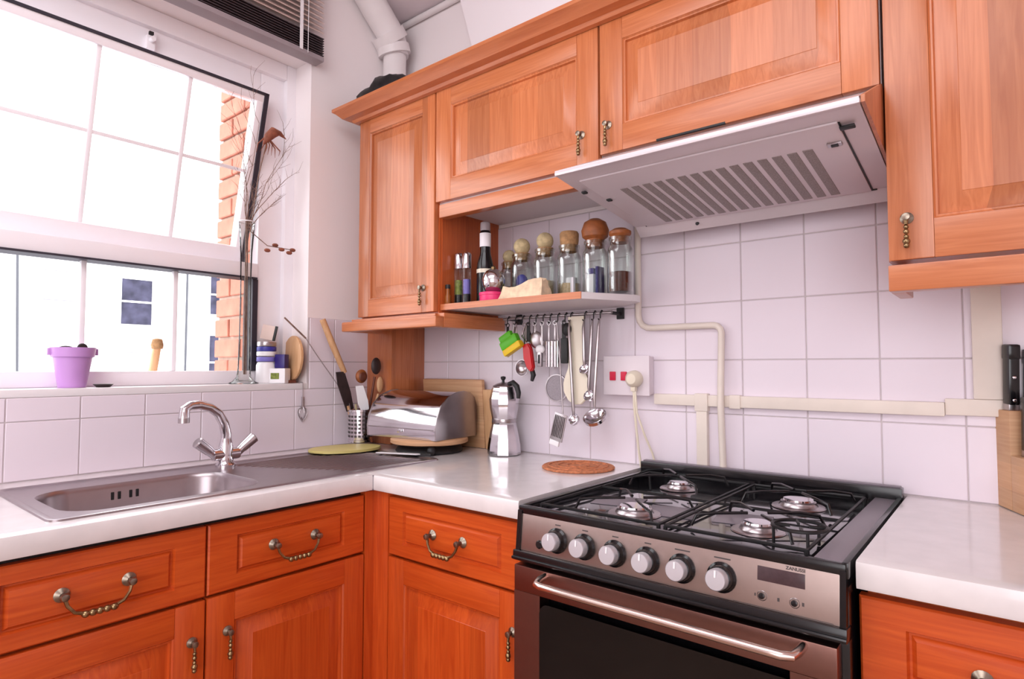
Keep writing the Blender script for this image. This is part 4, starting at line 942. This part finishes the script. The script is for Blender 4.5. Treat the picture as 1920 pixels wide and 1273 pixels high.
def twig(b, p, d, L_, r, depth):
    pts = [p]; q = Vector(p); d = Vector(d).normalized()
    n_ = 5
    for i in range(n_):
        d = (d+Vector((rnd.uniform(-.22, .22), rnd.uniform(-.22, .22), rnd.uniform(-.04, .12)))).normalized(); q = q+d*(L_/n_)
        q.x = max(q.x, -.100); q.y = min(q.y, -.432)
        pts.append(tuple(q))
        if depth and i >= 1: twig(b, tuple(q), d+Vector((rnd.uniform(-.5, .5), rnd.uniform(-.9, .9), rnd.uniform(-.3, .3))), L_*.42, r*.6, depth-1)
    b.tube(pts, [r*(1-.6*i/n_) for i in range(len(pts))], 'twig', n=4)
tw = MB()
for a, b_, L_ in ((.03, .22, .30), (.05, .36, .26), (.0, .10, .34), (.03, .5, .20), (.02, .62, .13), (.0, -.15, .14), (.03, .3, .15), (.02, .8, .12)):
    twig(tw, (vx, vy+rnd.uniform(-.006, .010), SZL+.50), (a, b_, 1), L_, .0016, 2)
for k in range(5): tw.tube([(vx+rnd.uniform(-.006, .006), vy+rnd.uniform(-.006, .006), SZL+.03), (vx+rnd.uniform(-.008, .008), vy+rnd.uniform(-.008, .008), SZL+.51)], .0014, 'twig', n=5)
obj('dried_twigs', tw, None, 'dry brown twigs branching out of the glass vase', 'twigs', kind='stuff')
bd = MB()
for dx, dy, dz in ((.02, .11, .0), (.025, .135, -.008), (.015, .09, .012), (.02, .15, .004), (.02, .06, -.01)):
    bd.ball((vx+dx, vy+dy, 1.575+dz), .008, 'feather', sc=(1, 1.4, .8), u=8, v=6)
bd.tube([(vx, vy, 1.63), (vx+.02, vy+.06, 1.58), (vx+.025, vy+.15, 1.578)], .0015, 'twig', n=5)
obj('dried_buds', bd, None, 'twig with brown dried buds beside the vase top', 'twig')
fe = MB(); base = Vector((vx+.004, vy+.010, 1.62))
fe.tube([tuple(base), (vx+.008, vy+.030, 1.80), (vx+.010, vy+.055, 1.92), (vx+.010, vy+.070, 1.965)], .0016, 'twig', n=6)
fe.tube([(vx+.010, vy+.045, 1.915), (vx+.010, vy+.062, 1.945), (vx+.010, vy+.080, 1.966), (vx+.010, vy+.102, 1.968), (vx+.010, vy+.125, 1.955)], [.003, .014, .017, .008, .001], 'feather', n=10)
for k in range(7): fe.tube([(vx+.010, vy+.055, 1.945), (vx+.010+rnd.uniform(-.01, .01), vy+.030+.012*k, 1.925-rnd.uniform(0, .02)), (vx+.012, vy+.020+.013*k, 1.895-rnd.uniform(0, .02))], [.003, .002, .0006], 'feather', n=5)
obj('dried_flower', fe, None, 'brown drooping dried flower high above the vase', 'flower')

sg = 'small ornaments on the sill corner'
bo = MB(T(-.045, -.428, SZL+.084) @ RZ(R(-8)) @ RX(R(88))); bo.lathe([(0, 0), (.072, 0), (.076, .003), (.076, .010), (.072, .013), (0, .013)], 'lwood', n=36, sy=1.0)
obj('round_board', bo, None, 'small round wooden board standing upright on the sill', 'board')
obj('board_stand', MB().box((-.055, -.468, SZL), (-.018, -.436, SZL+.010), 'dwood', bev=.003), None, 'dark little stand under the round board on the sill', 'stand')
obj('tilted_card', MB(T(-.075, -.512, SZL+.145) @ RZ(R(40)) @ RY(R(12))).box((-.024, -.004, 0), (.024, .004, .048), 'slat', bev=.001).box((.018, -.005, .0), (.025, .005, .05), 'blackm', bev=.001), None, 'small tilted picture card behind the sill jars', 'card')
jb = thing('striped_jar', (-.075, -.51, SZL), 'glass jar with blue and white bands by the vase', 'jar')
obj('jar_body', MB().lathe([(0, 0), (.030, 0), (.032, .004), (.032, .060), (.027, .070), (0, .070)], 'white', c=(-.078, -.512, SZL), n=24), jb)
for z, m_ in ((.072, 'purple'), (.090, 'white'), (.106, 'blue'), (.122, 'steel')):
    obj('band', MB().lathe([(0, 0), (.030, 0), (.031, .002), (.031, .012), (.030, .015), (0, .015)], m_, c=(-.078, -.512, SZL+z), n=24), jb)
obj('violet_block', MB(T(-.040, -.478, SZL+.050) @ RZ(R(35))).box((-.017, -.017, 0), (.017, .017, .046), 'navy', bev=.003), None, 'deep violet cube-shaped candle in front of the round board', 'candle')
obj('white_box', MB(T(-.036, -.486, SZL) @ RZ(R(35))).box((-.028, -.020, 0), (.026, .022, .0495), 'white', bev=.003).box((-.022, -.0213, .014), (.006, -.020, .034), 'green2'), None, 'white carton with green print under the violet candle', 'box')
wh = MB().tube([(-.004, -.430, 1.133), (.010, -.430, 1.1335), (.012, -.430, 1.128), (.012, -.430, 1.070)], .0013, 'steel', n=6).tube([(.012, -.430, 1.085), (.012, -.430, 1.052)], .004, 'steel', n=8)
for k in range(6):
    a = 2*math.pi*k/6
    wh.tube([(.012+math.cos(a)*.009*math.sin(math.pi*min(q/5, 1)**.7), -.430+math.sin(a)*.017*math.sin(math.pi*min(q/5, 1)**.7), 1.054-.052*q/5) for q in range(0, 6)], .0012, 'steel', n=5)
obj('mini_whisk', wh, None, 'tiny wire whisk hanging from the sill end', 'whisk')

# bag on top of the cabinets
bg_ = MB(); t = bmesh.new(); bmesh.ops.create_icosphere(t, subdivisions=4, radius=1)
for v in t.verts:
    n_ = 1+.22*noise.noise(v.co*1.7)+.08*noise.noise(v.co*5)
    v.co = Vector((v.co.x*.125, v.co.y*.08, max(v.co.z, -.4)*.092))*n_
bmesh.ops.transform(t, matrix=T(.175, -.215, 2.107), verts=t.verts); bg_.put(t, 'blackm')
obj('black_bag', bg_, None, 'crumpled black cloth bag on top of the corner cabinet', 'bag')
